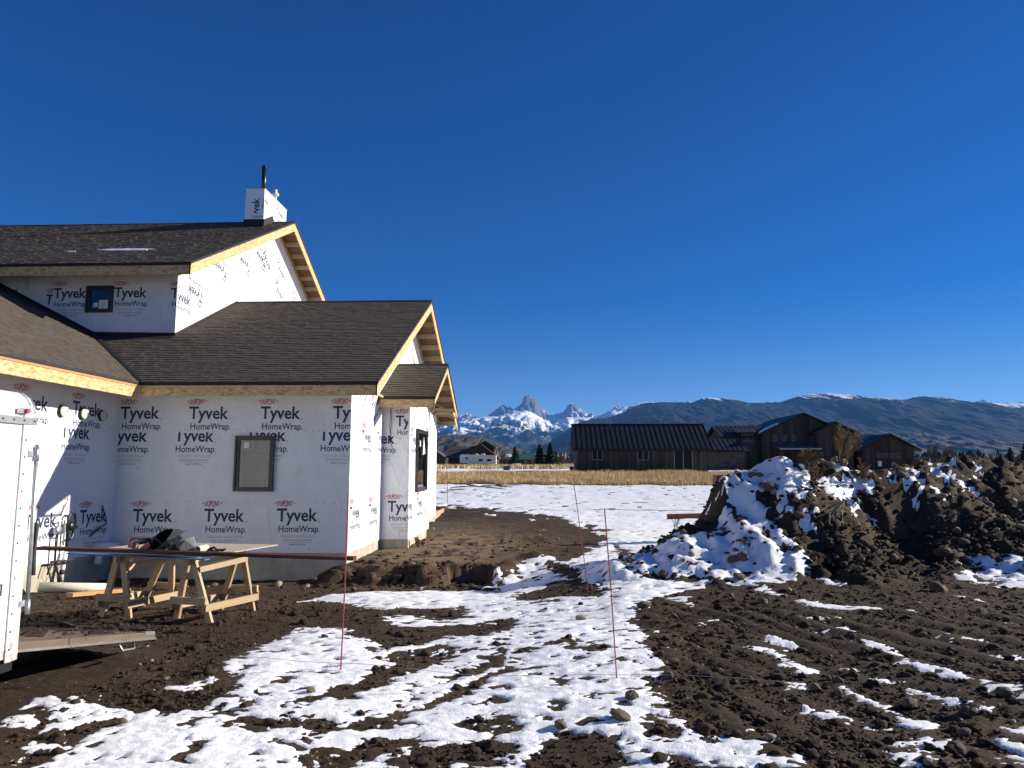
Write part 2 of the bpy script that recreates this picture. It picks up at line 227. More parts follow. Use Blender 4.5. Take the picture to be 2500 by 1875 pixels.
def mat_tone(name, c0, c1, rough=.8, metal=0, stretch=(9, 9, .5), streak=.5, spec=.3, attr='tone'):
    t = NT(name).set(rough, metal, spec); at = t.n('ShaderNodeAttribute', attribute_name=attr)
    v = t.co('Object', stretch); f = t.noise(v, 2, 5, .65)
    a = t.mix(at.outputs['Fac'], c0, c1)
    t.col(t.mix(t.math('MULTIPLY', f, streak), a, tuple(x * .45 for x in c0))); t.bump(f, .2, .004)
    return t.m

def mat_tyvek():
    t = NT('house_wrap').set(.62, 0, .3); v = t.co('Object')
    a = t.noise(v, 1.3, 3, .5, .8); b = t.noise(t.co('Object', (1, 1, .35)), 5, 4, .6, 1.6)
    cr = t.n('ShaderNodeTexWave', wave_type='BANDS', bands_direction='DIAGONAL'); cr.inputs['Scale'].default_value = .7
    cr.inputs['Distortion'].default_value = 9; cr.inputs['Detail'].default_value = 3; cr.inputs['Detail Scale'].default_value = 1.4; t.l(v, cr.inputs['Vector'])
    crm = t.math('MULTIPLY', t.math('POWER', cr.outputs['Fac'], 14), t.math('SUBTRACT', a, .35))
    h = t.math('ADD', t.math('MULTIPLY', b, .45), t.math('MULTIPLY', crm, .7)); h = t.math('ADD', h, t.math('MULTIPLY', a, .8))
    t.bump(h, .75, .075)
    d = t.noise(v, 2.2, 5, .6)
    t.col(t.ramp(d, [(.2, (.74, .75, .76)), (.6, (.81, .815, .82))])); return t.m

def mat_dirt(name, wet, dry, attr=None):
    t = NT(name).set(.93, 0, .18); v = t.co('Object')
    f = t.noise(v, 2.3, 6, .65); g = t.noise(v, 26, 6, .7); h = t.noise(v, 90, 4, .7)
    c = t.ramp(f, [(.3, tuple(x * .75 for x in wet)), (.7, tuple(x * 1.35 for x in wet))])
    if attr:
        at = t.n('ShaderNodeAttribute', attribute_name=attr); c = t.mix(at.outputs['Fac'], c, dry)
    c = t.mix(t.math('MULTIPLY', g, .6), c, tuple(x * .55 for x in wet))
    peb = t.n('ShaderNodeTexVoronoi', feature='F1'); peb.inputs['Scale'].default_value = 34; t.l(v, peb.inputs['Vector'])
    sp = t.n('ShaderNodeSeparateColor'); t.l(peb.outputs['Color'], sp.inputs[0])
    pm = t.math('MULTIPLY', t.math('GREATER_THAN', sp.outputs[0], .955), t.math('LESS_THAN', peb.outputs['Distance'], .3))
    c = t.mix(pm, c, (.30, .26, .21))
    t.col(c); t.bump(t.math('ADD', t.math('MULTIPLY', g, 1.0), t.math('MULTIPLY', h, .5)), .9, .022); return t.m

def mat_snow(name='snow_surface'):
    t = NT(name).set(.55, 0, .25); v = t.co('Object')
    f = t.noise(v, 6, 6, .65); g = t.noise(v, 60, 4, .7); dd = t.noise(v, 1.1, 6, .7)
    t.col(t.ramp(dd, [(.25, (.76, .75, .74)), (.42, (.87, .875, .885)), (.8, (.90, .905, .915))]))
    t.p.inputs['Subsurface Weight'].default_value = .0
    t.bump(t.math('ADD', f, t.math('MULTIPLY', g, .3)), .55, .035); return t.m

def mat_rock(name, a, b):
    t = NT(name).set(.85, 0, .25); oi = t.n('ShaderNodeObjectInfo'); v = t.co('Object')
    f = t.noise(v, 9, 6, .7); g = t.noise(v, 45, 5, .7)
    c = t.mix(oi.outputs['Random'], a, b)
    c = t.mix(t.math('MULTIPLY', f, .75), c, tuple(x * .45 for x in a)); c = t.mix(t.math('MULTIPLY', t.math('GREATER_THAN', g, .58), .25), c, (.05, .038, .028))
    t.col(c); t.bump(g, .5, .01); return t.m

def mat_glass(name, tint, refl=.22):
    t = NT(name); t.t.nodes.remove(t.p)
    tr = t.n('ShaderNodeBsdfTransparent'); tr.inputs[0].default_value = (*tint, 1)
    gl = t.n('ShaderNodeBsdfGlossy'); gl.inputs['Roughness'].default_value = .015; gl.inputs[0].default_value = (.95, .97, .97, 1)
    lw = t.n('ShaderNodeFresnel'); lw.inputs['IOR'].default_value = 1.5
    fac = t.math('ADD', t.math('MULTIPLY', lw.outputs[0], 1.3), refl)
    mx = t.n('ShaderNodeMixShader'); t.l(fac, mx.inputs[0]); t.l(tr.outputs[0], mx.inputs[1]); t.l(gl.outputs[0], mx.inputs[2])
    t.l(mx.outputs[0], t.out.inputs[0]); return t.m

M = {}
M['dirt'] = mat_dirt('dark_wet_soil', (.056, .038, .025), (.24, .16, .095), 'dry')
M['clod'] = mat_dirt('soil_clods', (.056, .038, .026), (.12, .09, .06))
M['snow'] = mat_snow()
M['tyvek'] = mat_tyvek()
M['osb'] = mat_osb('oriented_strand_board', (1, 1, 2.2))
M['osb_dark'] = plain('sheathing_underside', (.15, .085, .042), .8, vary=.35, scale=14)
M['lumber_y'] = wood('framing_lumber', (.47, .33, .19), (.63, .48, .31), 1)
M['lumber_x'] = wood('framing_lumber_across', (.45, .32, .185), (.60, .46, .30), 0)
M['lumber_z'] = wood('framing_lumber_upright', (.47, .33, .19), (.63, .48, .31), 2)
M['lumber_red'] = wood('fir_offcut', (.55, .26, .10), (.68, .38, .18), 1)
M['brownboard'] = wood('stained_trim_board', (.075, .028, .018), (.12, .045, .026), 0)
M['rustboard'] = wood('red_brown_plank', (.17, .062, .034), (.25, .10, .055), 0)
M['plywood'] = wood('plywood_sheet', (.52, .44, .33), (.66, .58, .46), 0)
M['blue'] = plain('blue_foam_edge', (.05, .13, .24), .7)
M['shingle'] = mat_shingle('asphalt_shingle', (.108, .089, .072))
M['felt'] = plain('black_roof_felt', (.012, .012, .015), .75)
M['concrete'] = plain('poured_concrete', (.42, .37, .29), .9, vary=.3, scale=2.4, bump=.3, bscale=30)
M['navy'] = plain('navy_print', (.020, .028, .080), .6, vary=.05)
M['red'] = plain('red_print', (.40, .035, .045), .6, vary=.05)
M['grey'] = plain('grey_print', (.38, .39, .42), .6, vary=.05)
M['frame'] = plain('dark_bronze_frame', (.028, .026, .023), .4, vary=.1)
M['glass'] = mat_glass('window_glass', (.27, .32, .29), .012)
M['darkglass'] = mat_glass('dark_window_glass', (.10, .13, .16), .35)
M['interior'] = plain('unfinished_interior', (.14, .15, .13), .9)
M['drywall'] = plain('subfloor_and_drywall', (.48, .46, .40), .9)
M['whitepaper'] = plain('white_sticker', (.72, .74, .74), .7)
M['blackmetal'] = plain('black_metal', (.012, .012, .014), .35, 0, .5)
M['whitemetal'] = plain('white_pvc', (.72, .73, .73), .45)
def mat_trailer():
    t = NT('white_trailer_skin').set(.35, 0, .5); v = t.co('Object'); sp = t.n('ShaderNodeSeparateXYZ'); t.l(v, sp.inputs[0])
    f = t.noise(t.co('Object', (3, 3, .6)), 4, 5, .65); g = t.noise(v, 26, 6, .7)
    low = t.n('ShaderNodeMapRange'); low.inputs['From Min'].default_value = 1.0; low.inputs['From Max'].default_value = .38; t.l(sp.outputs['Z'], low.inputs['Value'])
    sm = t.math('GREATER_THAN', t.math('ADD', g, t.math('MULTIPLY', low.outputs[0], .20)), .70)
    c = t.ramp(f, [(.3, (.56, .565, .54)), (.65, (.70, .715, .705))])
    t.col(t.mix(t.math('MULTIPLY', sm, .7), c, (.26, .19, .11))); return t.m
M['trailer'] = mat_trailer()
M['alu'] = plain('weathered_aluminium', (.55, .54, .50), .38, .9, .5, vary=.2)
M['galv'] = plain('galvanised_steel', (.42, .44, .46), .42, .8, .5, vary=.25, scale=20)
M['rubber'] = plain('black_rubber', (.025, .025, .027), .7)
M['rampwood'] = wood('weathered_ramp_board', (.15, .11, .078), (.27, .205, .145), 1)
M['cream'] = plain('cream_plastic', (.66, .61, .47), .5, vary=.06)
M['canvas'] = plain('grey_canvas', (.15, .165, .155), .9, vary=.4, scale=18, bump=.4)
M['blackcanvas'] = plain('black_canvas', (.010, .010, .012), .9, vary=.3)
M['redtool'] = plain('red_plastic', (.36, .05, .06), .45)
M['redrod'] = plain('red_fibreglass', (.30, .055, .05), .5)
M['string'] = plain('mason_line', (.55, .42, .40), .8)
M['rock'] = mat_rock('river_stone', (.20, .155, .11), (.11, .085, .062))
M['rockpale'] = mat_rock('pale_stone', (.40, .33, .24), (.27, .22, .165))
M['grass'] = mat_tone('dry_grass', (.62, .45, .21), (.82, .65, .36), .8, stretch=(1, 1, 1), streak=.3)
M['weed'] = mat_tone('dead_weed', (.17, .105, .05), (.36, .24, .12), .9, stretch=(1, 1, 1), streak=.3)
M['brush'] = plain('bleached_branch', (.40, .31, .19), .8)
M['darkbrush'] = plain('dark_twigs', (.055, .035, .022), .9)
M['siding'] = mat_tone('charred_barn_board', (.044, .037, .031), (.125, .107, .090), .85)
M['seam'] = plain('dark_standing_seam', (.013, .0135, .016), .55, .1, .35, vary=.15, scale=1)
M['stone'] = mat_tone('stacked_ledge_stone', (.07, .06, .055), (.16, .13, .11), .9, stretch=(3, 3, 3))
M['brownhouse'] = plain('brown_siding', (.040, .022, .017), .85)
M['brownroof'] = plain('brown_roof', (.10, .068, .052), .9)
M['greenroof'] = plain('green_metal_roof', (.035, .11, .085), .6)
M['log'] = plain('log_wall', (.13, .065, .03), .85)
M['rv'] = plain('white_camper', (.74, .75, .76), .45, vary=.04)
M['greystripe'] = plain('grey_decal', (.22, .23, .25), .5)
M['needle'] = mat_tone('conifer_needles', (.012, .022, .014), (.030, .048, .026), .9, stretch=(1, 1, 1), streak=.2)
M['bark'] = plain('bark', (.055, .04, .03), .95, vary=.3)
M['twig'] = mat_tone('bare_twigs', (.11, .085, .065), (.19, .15, .115), .95, stretch=(1, 1, 1), streak=.2)

# ---------------------------------------------------------------- mesh helpers
OFF = {}
def link(o, parent=None):
    C.objects.link(o)
    if parent is not None:
        o.parent = parent; OFF[o.name] = OFF.get(parent.name, Vector((0, 0, 0)))
    return o

def tag(o, label=None, cat=None, group=None, kind=None):
    if label: o['label'] = label
    if cat: o['category'] = cat
    if group: o['group'] = group
    if kind: o['kind'] = kind
    return o

def thing(name, loc, label, cat, group=None):
    o = bpy.data.objects.new(name, None); C.objects.link(o); o.location = loc; o.empty_display_size = .2
    OFF[o.name] = Vector(loc); return tag(o, label, cat, group)

class MB:
    def __init__(s): s.v = []; s.f = []; s.mi = []; s.tone = []
    def add(s, vs_, fs, m=0, tone=.5):
        b = len(s.v); s.v.extend([tuple(q) for q in vs_])
        for f in fs: s.f.append(tuple(b + i for i in f)); s.mi.append(m); s.tone.append(tone)
        return s
    def box(s, x0, x1, y0, y1, z0, z1, m=0, tone=.5):
        return s.add([(x0, y0, z0), (x1, y0, z0), (x1, y1, z0), (x0, y1, z0), (x0, y0, z1), (x1, y0, z1), (x1, y1, z1), (x0, y1, z1)],
                     [(0, 3, 2, 1), (4, 5, 6, 7), (0, 1, 5, 4), (1, 2, 6, 5), (2, 3, 7, 6), (3, 0, 4, 7)], m, tone)
    def bar(s, p, q, w, h, up=(0, 0, 1), m=0, tone=.5):
        p = Vector(p); q = Vector(q); d = (q - p).normalized(); u = Vector(up)
        sd = d.cross(u)
        if sd.length < 1e-4: sd = d.cross(Vector((1, 0, 0)))
        sd.normalize(); u = sd.cross(d).normalized(); a = sd * (w / 2); b = u * (h / 2)
        return s.add([p - a - b, p + a - b, p + a + b, p - a + b, q - a - b, q + a - b, q + a + b, q - a + b],
                     [(0, 3, 2, 1)[::-1], (4, 5, 6, 7)[::-1], (0, 1, 5, 4)[::-1], (1, 2, 6, 5)[::-1], (2, 3, 7, 6)[::-1], (3, 0, 4, 7)[::-1]], m, tone)
    def poly(s, pts, m=0, tone=.5): return s.add(pts, [tuple(range(len(pts)))], m, tone)
    def prism(s, pts, vec, m=0, tone=.5):
        n = len(pts); v = Vector(vec); a = [Vector(p) for p in pts]; b = [p + v for p in a]
        return s.add(a + b, [tuple(range(n))[::-1], tuple(range(n, 2 * n))] + [(i, (i + 1) % n, n + (i + 1) % n, n + i) for i in range(n)], m, tone)
    def tube(s, pts, r, n=8, m=0, tone=.5, cap=True):
        pts = [Vector(p) for p in pts]; rs = r if isinstance(r, (list, tuple)) else [r] * len(pts); vv = []; ff = []
        ref = None
        for i, p in enumerate(pts):
            d = (pts[min(i + 1, len(pts) - 1)] - pts[max(i - 1, 0)]).normalized()
            if ref is None:
                ref = d.cross(Vector((0, 0, 1)))
                if ref.length < .05: ref = d.cross(Vector((1, 0, 0)))
            ref = (ref - d * ref.dot(d)).normalized(); b = d.cross(ref)
            for k_ in range(n):
                a = 2 * math.pi * k_ / n; vv.append(p + (ref * math.cos(a) + b * math.sin(a)) * rs[i])
        for i in range(len(pts) - 1):
            for k_ in range(n):
                k2 = (k_ + 1) % n; ff.append((i * n + k_, i * n + k2, (i + 1) * n + k2, (i + 1) * n + k_))
        if cap: ff.append(tuple(range(n))[::-1]); ff.append(tuple((len(pts) - 1) * n + k_ for k_ in range(n)))
        return s.add(vv, ff, m, tone)
    def disc(s, c, nrm, r, h, n=18, m=0, sx=1.0, bev=.25):
        """a low rounded cap on a wall"""
        c = Vector(c); nrm = Vector(nrm).normalized(); u = Vector((0, 0, 1)); w = nrm.cross(u).normalized()
        rings = [(1, 0), (1, h * (1 - bev)), (.86, h), (0, h)]; vv = []; ff = []
        for rr, hh in rings[:3]:
            for k_ in range(n):
                a = 2 * math.pi * k_ / n; vv.append(c + nrm * hh + w * (math.cos(a) * r * rr * sx) + u * (math.sin(a) * r * rr))
        for j in range(2):
            for k_ in range(n):
                k2 = (k_ + 1) % n; ff.append((j * n + k_, j * n + k2, (j + 1) * n + k2, (j + 1) * n + k_))
        ff.append(tuple(2 * n + k_ for k_ in range(n)))
        return s.add(vv, ff, m)
    def build(s, name, mats, parent=None, smooth=False, kind=None, label=None):
        if not isinstance(mats, (list, tuple)): mats = [mats]
        off = OFF.get(parent.name, Vector((0, 0, 0))) if parent is not None else Vector((0, 0, 0))
        me = bpy.data.meshes.new(name)
        me.from_pydata([(a[0] - off.x, a[1] - off.y, a[2] - off.z) for a in s.v], [], s.f)
        for m in mats: me.materials.append(M[m] if isinstance(m, str) else m)
        if len(mats) > 1: me.polygons.foreach_set('material_index', s.mi)
        at = me.attributes.new('tone', 'FLOAT', 'FACE'); at.data.foreach_set('value', s.tone)
        if smooth: me.polygons.foreach_set('use_smooth', [True] * len(s.f))
        bm = bmesh.new(); bm.from_mesh(me); bmesh.ops.recalc_face_normals(bm, faces=bm.faces); bm.to_mesh(me); bm.free()
        me.update()
        o = bpy.data.objects.new(name, me); link(o, parent)
        if kind: o['kind'] = kind
        if label: o['label'] = label
        return o

def one(name, mb, mats, label, cat, group=None, smooth=False, base_=None):
    """a thing that is one mesh, its origin at its base"""
    if base_ is None:
        a = np.array(mb.v); base_ = (float(a[:, 0].mean()), float(a[:, 1].mean()), float(a[:, 2].min()))
    e = bpy.data.objects.new('tmp', None); OFF['tmp__'] = Vector(base_)
    class _P: name = 'tmp__'
    me_parent = _P()
    off = Vector(base_)
    mb.v = [(a[0] - off.x, a[1] - off.y, a[2] - off.z) for a in mb.v]
    o = mb.build(name, mats, None, smooth); o.location = base_; bpy.data.objects.remove(e)
    return tag(o, label, cat, group)

def np_mesh(name, verts, faces, mats, attrs=None, smooth=True, parent=None, mi=None):
    """verts (n,3), faces (m,k) numpy arrays -> object"""
    me = bpy.data.meshes.new(name); n, k_ = len(faces), faces.shape[1]
    me.vertices.add(len(verts)); me.vertices.foreach_set('co', verts.astype(np.float32).ravel())
    me.loops.add(n * k_); me.loops.foreach_set('vertex_index', faces.astype(np.int32).ravel())
    me.polygons.add(n); me.polygons.foreach_set('loop_start', np.arange(0, n * k_, k_, dtype=np.int32))
    me.polygons.foreach_set('loop_total', np.full(n, k_, dtype=np.int32))
    me.polygons.foreach_set('use_smooth', np.full(n, smooth))
    for m in (mats if isinstance(mats, (list, tuple)) else [mats]): me.materials.append(M[m] if isinstance(m, str) else m)
    if mi is not None: me.polygons.foreach_set('material_index', mi.astype(np.int32))
    for nm, (dom, arr) in (attrs or {}).items():
        at = me.attributes.new(nm, 'FLOAT', dom); at.data.foreach_set('value', arr.astype(np.float32))
    me.update(calc_edges=True); me.validate(clean_customdata=False)
    o = bpy.data.objects.new(name, me); link(o, parent); return o

def gz(x, y): return float(ground_smooth(np.array([x]), np.array([y]))[0])

# ---------------------------------------------------------------- ground, mound and snow
def poly_sd(X, Y, P):
    """signed distance to a polygon, positive inside"""
    n = len(P); d2 = np.full(X.shape, 1e9); ins = np.zeros(X.shape, bool)
    for i in range(n):
        x0, y0 = P[i]; x1, y1 = P[(i + 1) % n]; dx, dy = x1 - x0, y1 - y0
        L = dx * dx + dy * dy + 1e-12
        t = np.clip(((X - x0) * dx + (Y - y0) * dy) / L, 0, 1)
        d2 = np.minimum(d2, (X - x0 - t * dx) ** 2 + (Y - y0 - t * dy) ** 2)
        if abs(dy) > 1e-9:
            c = ((y0 > Y) != (y1 > Y)) & (X < dx * (Y - y0) / dy + x0); ins ^= c
    d = np.sqrt(d2); return np.where(ins, d, -d)

def snow_mask(X, Y):
    near = 1 - .75 * sstep(18, 40, Y)
    wx = X + near * (.10 * fbm(X * 1.6, Y * 1.6, 3, 41) + .07 * fbm(X * 7, Y * 7, 4, 43))
    wy = Y + near * (.16 * fbm(X * 1.6, Y * 1.3, 3, 47) + .11 * fbm(X * 6, Y * 8, 4, 53))
    rag = sstep(16, 20, Y) * (1 - sstep(40, 46, Y))
    wx = wx + rag * .5 * fbm(X * 1.1, Y * .7, 4, 141); wy = wy + rag * (.9 + 2.4 * sstep(20, 27, Y)) * fbm(X * 1.5, Y * .45, 4, 143)
    m = np.full(X.shape, -3.0)
    def part(P, pad):
        xs = [p[0] for p in P]; ys = [p[1] for p in P]
        return (wx > min(xs) - pad) & (wx < max(xs) + pad) & (wy > min(ys) - pad) & (wy < max(ys) + pad)
    for P in SNOW:
        k_ = part(P, 1.0)
        if k_.any(): m[k_] = np.maximum(m[k_], poly_sd(wx[k_], wy[k_], P))
    m = m + .055 + .03 * (1 - sstep(.6, 1.4, X)) * (1 - sstep(8, 11, Y))
    for P in DIRT:
        k_ = part(P, 1.0)
        if k_.any(): m[k_] = np.minimum(m[k_], -poly_sd(wx[k_], wy[k_], P))
    m = m + .05 * fbm(X * 15, Y * 19, 3, 145) * (1 - sstep(9, 16, Y))
    # the heap sheds its snow: broken cover
    om = sstep(.15, .5, mound_raw(X, Y) - base(X, Y))
    return m - om * (.46 * np.clip(fbm(X * 2.6, Y * 3.2, 4, 147) + .08, 0, 1))

def lumps(X, Y):
    a = np.abs(perlin(X * 3.1, Y * 3.1, 61)) * .034 + np.abs(perlin(X * 7.7 + .3 * perlin(X * 5, Y * 5, 63), Y * 7.7, 67)) * .030
    b = np.abs(perlin(X * 19, Y * 19, 71)) * .018 + np.abs(perlin(X * 41, Y * 41, 73)) * .010
    rough = .35 + .65 * sstep(-.25, .35, fbm(X * .45, Y * .45, 3, 77))
    # packed ground beside the trailer and beside the house is flatter
    rough = rough * (1 - .45 * np.exp(-((X + 3.0) / 1.5) ** 2 - ((Y - 6.3) / 1.6) ** 2))
    rough = rough * (1 - .5 * np.exp(-((X + 2.4) / 1.0) ** 2 - ((Y - 17.0) / 2.0) ** 2)) * (1 + 1.2 * sstep(15, 19, Y))
    return (a + b) * rough - .020

rows = int(math.log(33 / 2.9) / .0037); Yr = 2.9 * np.exp(.0037 * np.arange(rows)); tc = np.arange(-.88, .82, .0039)
GX = tc[None, :] * (Yr[:, None] + .8); GY = np.repeat(Yr[:, None], len(tc), 1)
GS = ground_smooth(GX, GY); MR = mound_raw(GX, GY); BS = base(GX, GY)
onm = sstep(-.05, .35, MR - BS)
SM = snow_mask(GX, GY)
LU = lumps(GX, GY)
LU = LU * (1 + 1.5 * onm) + onm * (1 - .55 * sstep(0, .3, SM)) * (.07 * np.abs(perlin(GX * 2.4, GY * 2.4, 151)) + .04 * np.abs(perlin(GX * 5.3, GY * 5.3, 153)) - .05)
bk = np.exp(-((GY - 14.9) / .55) ** 2) * sstep(-4.6, -4.0, GX) * (1 - sstep(.2, .8, GX))
LU = LU + bk * (.10 * np.abs(perlin(GX * 4.1, GY * 4.1, 155)) + .06 * np.abs(perlin(GX * 9, GY * 9, 157)) - .04)
fade = 1 - .4 * sstep(15, 30, GY)
rut = GX + .33 * GY + .02 * (GY - 7) ** 2 + .10 * fbm(GX * .9, GY * .5, 2, 161)
LU = LU + .020 * np.cos(2 * np.pi * rut / .46) * sstep(.9, 1.5, GX) * (1 - sstep(9.5, 12, GY)) * (.35 + .65 * sstep(-.3, .3, fbm(GX * .6, GY * .4, 2, 163)))
ZD = GS + LU * fade * (1 - .62 * sstep(.0, .2, SM) * (1 - onm))
pit = fbm(GX * 3.0, GY * 4.5, 3, 83) * .009 + fbm(GX * 13, GY * 20, 3, 89) * .006
pit2 = -np.clip(fbm(GX * 4.2, GY * 6.2, 3, 97) - .33, 0, 1) * .115
ZS = GS + .026 * sstep(-.03, .07, SM) + .014 * sstep(.05, .5, SM) - .022 + (pit + pit2) * sstep(-.02, .25, SM) + .26 * LU - .05 * sstep(0, -.5, SM) * 1.0
ZS = np.where(SM < -.3, GS - .15, ZS)
DRY = np.clip(.16 * sstep(.0, .7, fbm(GX * .33, GY * .33, 4, 107)) + np.exp(-((GX + 2.4) / 1.9) ** 2 - ((GY - 18.2) / 4.2) ** 2) * 1.25 + .35 * sstep(.25, .6, fbm(GX * .7, GY * .7, 4, 101)) * sstep(9, 4, GY), 0, 1) * sstep(-.2, .2, fbm(GX * 2, GY * 2, 3, 103) + .25)
nr, nc = GX.shape
idx = np.arange(nr * nc).reshape(nr, nc)
Q = np.stack([idx[:-1, :-1], idx[:-1, 1:], idx[1:, 1:], idx[1:, :-1]], -1).reshape(-1, 4)

def sub_mesh(name, X, Y, Z, faces, mat, attrs=None):
    used = np.unique(faces); rm = np.full(X.size, -1); rm[used] = np.arange(len(used))
    v = np.stack([X.ravel()[used], Y.ravel()[used], Z.ravel()[used]], -1)
    at = {k_: ('POINT', a.ravel()[used]) for k_, a in (attrs or {}).items()}
    return np_mesh(name, v, rm[faces], mat, at)

mo = (onm.ravel()[Q].mean(1) > .5)
tag(sub_mesh('ground', GX, GY, ZD, Q[~mo], 'dirt', {'dry': DRY}), kind='structure')
tag(sub_mesh('dirt_mound', GX, GY, ZD, Q[mo], 'dirt', {'dry': DRY}), kind='structure')
keep = ((ZS - ZD).ravel()[Q].max(1) > -.012)
tag(sub_mesh('snow', GX, GY, ZS, Q[keep], 'snow'), 'thin wind-pitted snow lying over the mud', None, None, 'stuff')

# the snowy lot between the house and the grass
X2, Y2 = np.meshgrid(np.arange(-30, 34, .15), np.arange(32.6, 54, .17))
zs2 = ground_smooth(X2, Y2); m2 = snow_mask(X2, Y2); edge = 50.5 + .8 * fbm(X2 * .5, Y2 * .5, 3, 7)
sn2 = zs2 + .03 * sstep(-.1, .3, m2) - .14 * sstep(.02, -.25, m2) + .02 * fbm(X2 * 1.2, Y2 * 1.0, 3, 9) - .12 * np.clip(fbm(X2 * .8, Y2 * .5, 4, 15) + .25 * fbm(X2 * .11, Y2 * .11, 2, 16) - .88, 0, 1) * 2 - .5 * sstep(-.3, .8, Y2 - edge)
df2 = zs2 + .05 * fbm(X2 * 1.5, Y2 * 1.5, 3, 19) - .004
i2 = np.arange(X2.size).reshape(X2.shape); q2 = np.stack([i2[:-1, :-1], i2[:-1, 1:], i2[1:, 1:], i2[1:, :-1]], -1).reshape(-1, 4)
far_dirt = q2[(Y2.ravel()[q2].mean(1) < 51.8)]
tag(sub_mesh('lot', X2, Y2, df2, far_dirt, 'dirt', {'dry': X2 * 0}), kind='structure')
tag(sub_mesh('lot_snow', X2, Y2, sn2, q2[((sn2 - df2).ravel()[q2].max(1) > -.01) & (Y2.ravel()[q2].mean(1) < 53)], 'snow'), 'smooth snow sheet over the open lot', None, None, 'stuff')

# everything else underfoot, out to the mountains
def mat_field():
    t = NT('dry_field').set(.9, 0, .2); v = t.co('Object')
    f = t.noise(v, .12, 6, .65); g = t.noise(t.co('Object', (1, .3, 1)), .02, 5, .6); h = t.noise(v, 3, 5, .7)
    c = t.ramp(f, [(.3, (.30, .205, .095)), (.7, (.46, .34, .17))]); c = t.mix(t.math('MULTIPLY', h, .4), c, (.18, .12, .06))
    c = t.mix(t.ramp(g, [(.62, (0, 0, 0)), (.68, (1, 1, 1))]), c, (.74, .76, .78))
    t.col(c); t.bump(h, .6, .15); return t.m
def mat_lot():
    t = NT('trampled_lot').set(.9, 0, .2); v = t.co('Object'); f = t.noise(v, .35, 7, .7); h = t.noise(v, 6, 6, .7)
    c = t.mix(t.ramp(f, [(.47, (0, 0, 0)), (.52, (1, 1, 1))]), (.045, .033, .024), (.80, .81, .83)); t.col(c); t.bump(h, .8, .05); return t.m
M['field'] = mat_field(); M['lotmix'] = mat_lot()
gx = np.concatenate([-np.geomspace(26000, 14, 60), np.linspace(-12, 12, 13), np.geomspace(14, 26000, 60)])
gy = np.concatenate([-np.geomspace(2400, 4, 26), np.linspace(-3, 60, 43), np.geomspace(62, 30000, 110)])
FX, FY = np.meshgrid(gx, gy); FZ = base(FX, FY)
infan = (FY > 3.0) & (FY < 52) & (np.abs(FX) < .83 * (FY + .8)) & ((FY < 32) | (np.abs(FX) < 29))
fi = np.arange(FX.size).reshape(FX.shape); fq = np.stack([fi[:-1, :-1], fi[:-1, 1:], fi[1:, 1:], fi[1:, :-1]], -1).reshape(-1, 4)
FZ = FZ - .12 * (FY < 55)
allin = infan.ravel()[fq].all(1); ym = FY.ravel()[fq].mean(1)
tag(sub_mesh('surrounding_ground', FX, FY, FZ, fq[(~allin) & (ym < 51)], 'lotmix'), kind='structure')
tag(sub_mesh('field', FX, FY, FZ, fq[(~allin) & (ym >= 51)], 'field'), kind='structure')

# clods of soil, too many to count
def ico(sub):
    bm = bmesh.new(); bmesh.ops.create_icosphere(bm, subdivisions=sub, radius=1); bm.verts.ensure_lookup_table()
    v = np.array([q.co[:] for q in bm.verts]); f = np.array([[q.index for q in p.verts] for p in bm.faces]); bm.free(); return v, f

def scatter(n, ymin, ymax, power, seed, cond):
    r = np.random.default_rng(seed); out = []
    while sum(len(o) for o in out) < n:
        u = r.random(n * 2); a = 1 - power
        y = (ymin ** a + u * (ymax ** a - ymin ** a)) ** (1 / a); x = (r.random(n * 2) * 1.62 - .84) * (y + .5)
        k_ = cond(x, y); out.append(np.stack([x[k_], y[k_]], -1))
    return np.concatenate(out)[:n]

def in_house(x, y):
    return ((x < -4.0) & (y > 14.9) & (y < 27.5)) | ((x < -9.0) & (y > 5)) | ((x < -3.3) & (y > 17.9) & (y < 21.3)) | ((x > -6.1) & (x < -3.85) & (y < 7.75))

def clod_cond(x, y):
    s = snow_mask(x, y); r = nrng.random(len(x)); lump = fbm(x * .6, y * .6, 3, 113)
    m = mound_raw(x, y) - base(x, y) > .05
    p = np.where(s < -.03, .30 + .6 * sstep(-.2, .4, lump) + .3 * m + .45 * (x > .5), np.where(s < .10, .10, .012))
    return (r < p) & ~in_house(x, y) & (y < 24)

def heap_cond(x, y):
    m = (mound_raw(x, y) - base(x, y) > .02) | ((np.abs(y - 14.7) < .7) & (x > -4.6) & (x < .3))
    s = snow_mask(x, y); return m & (nrng.random(len(x)) < np.where(s < 0, .8, .12)) & ~in_house(x, y) & (x < 13)

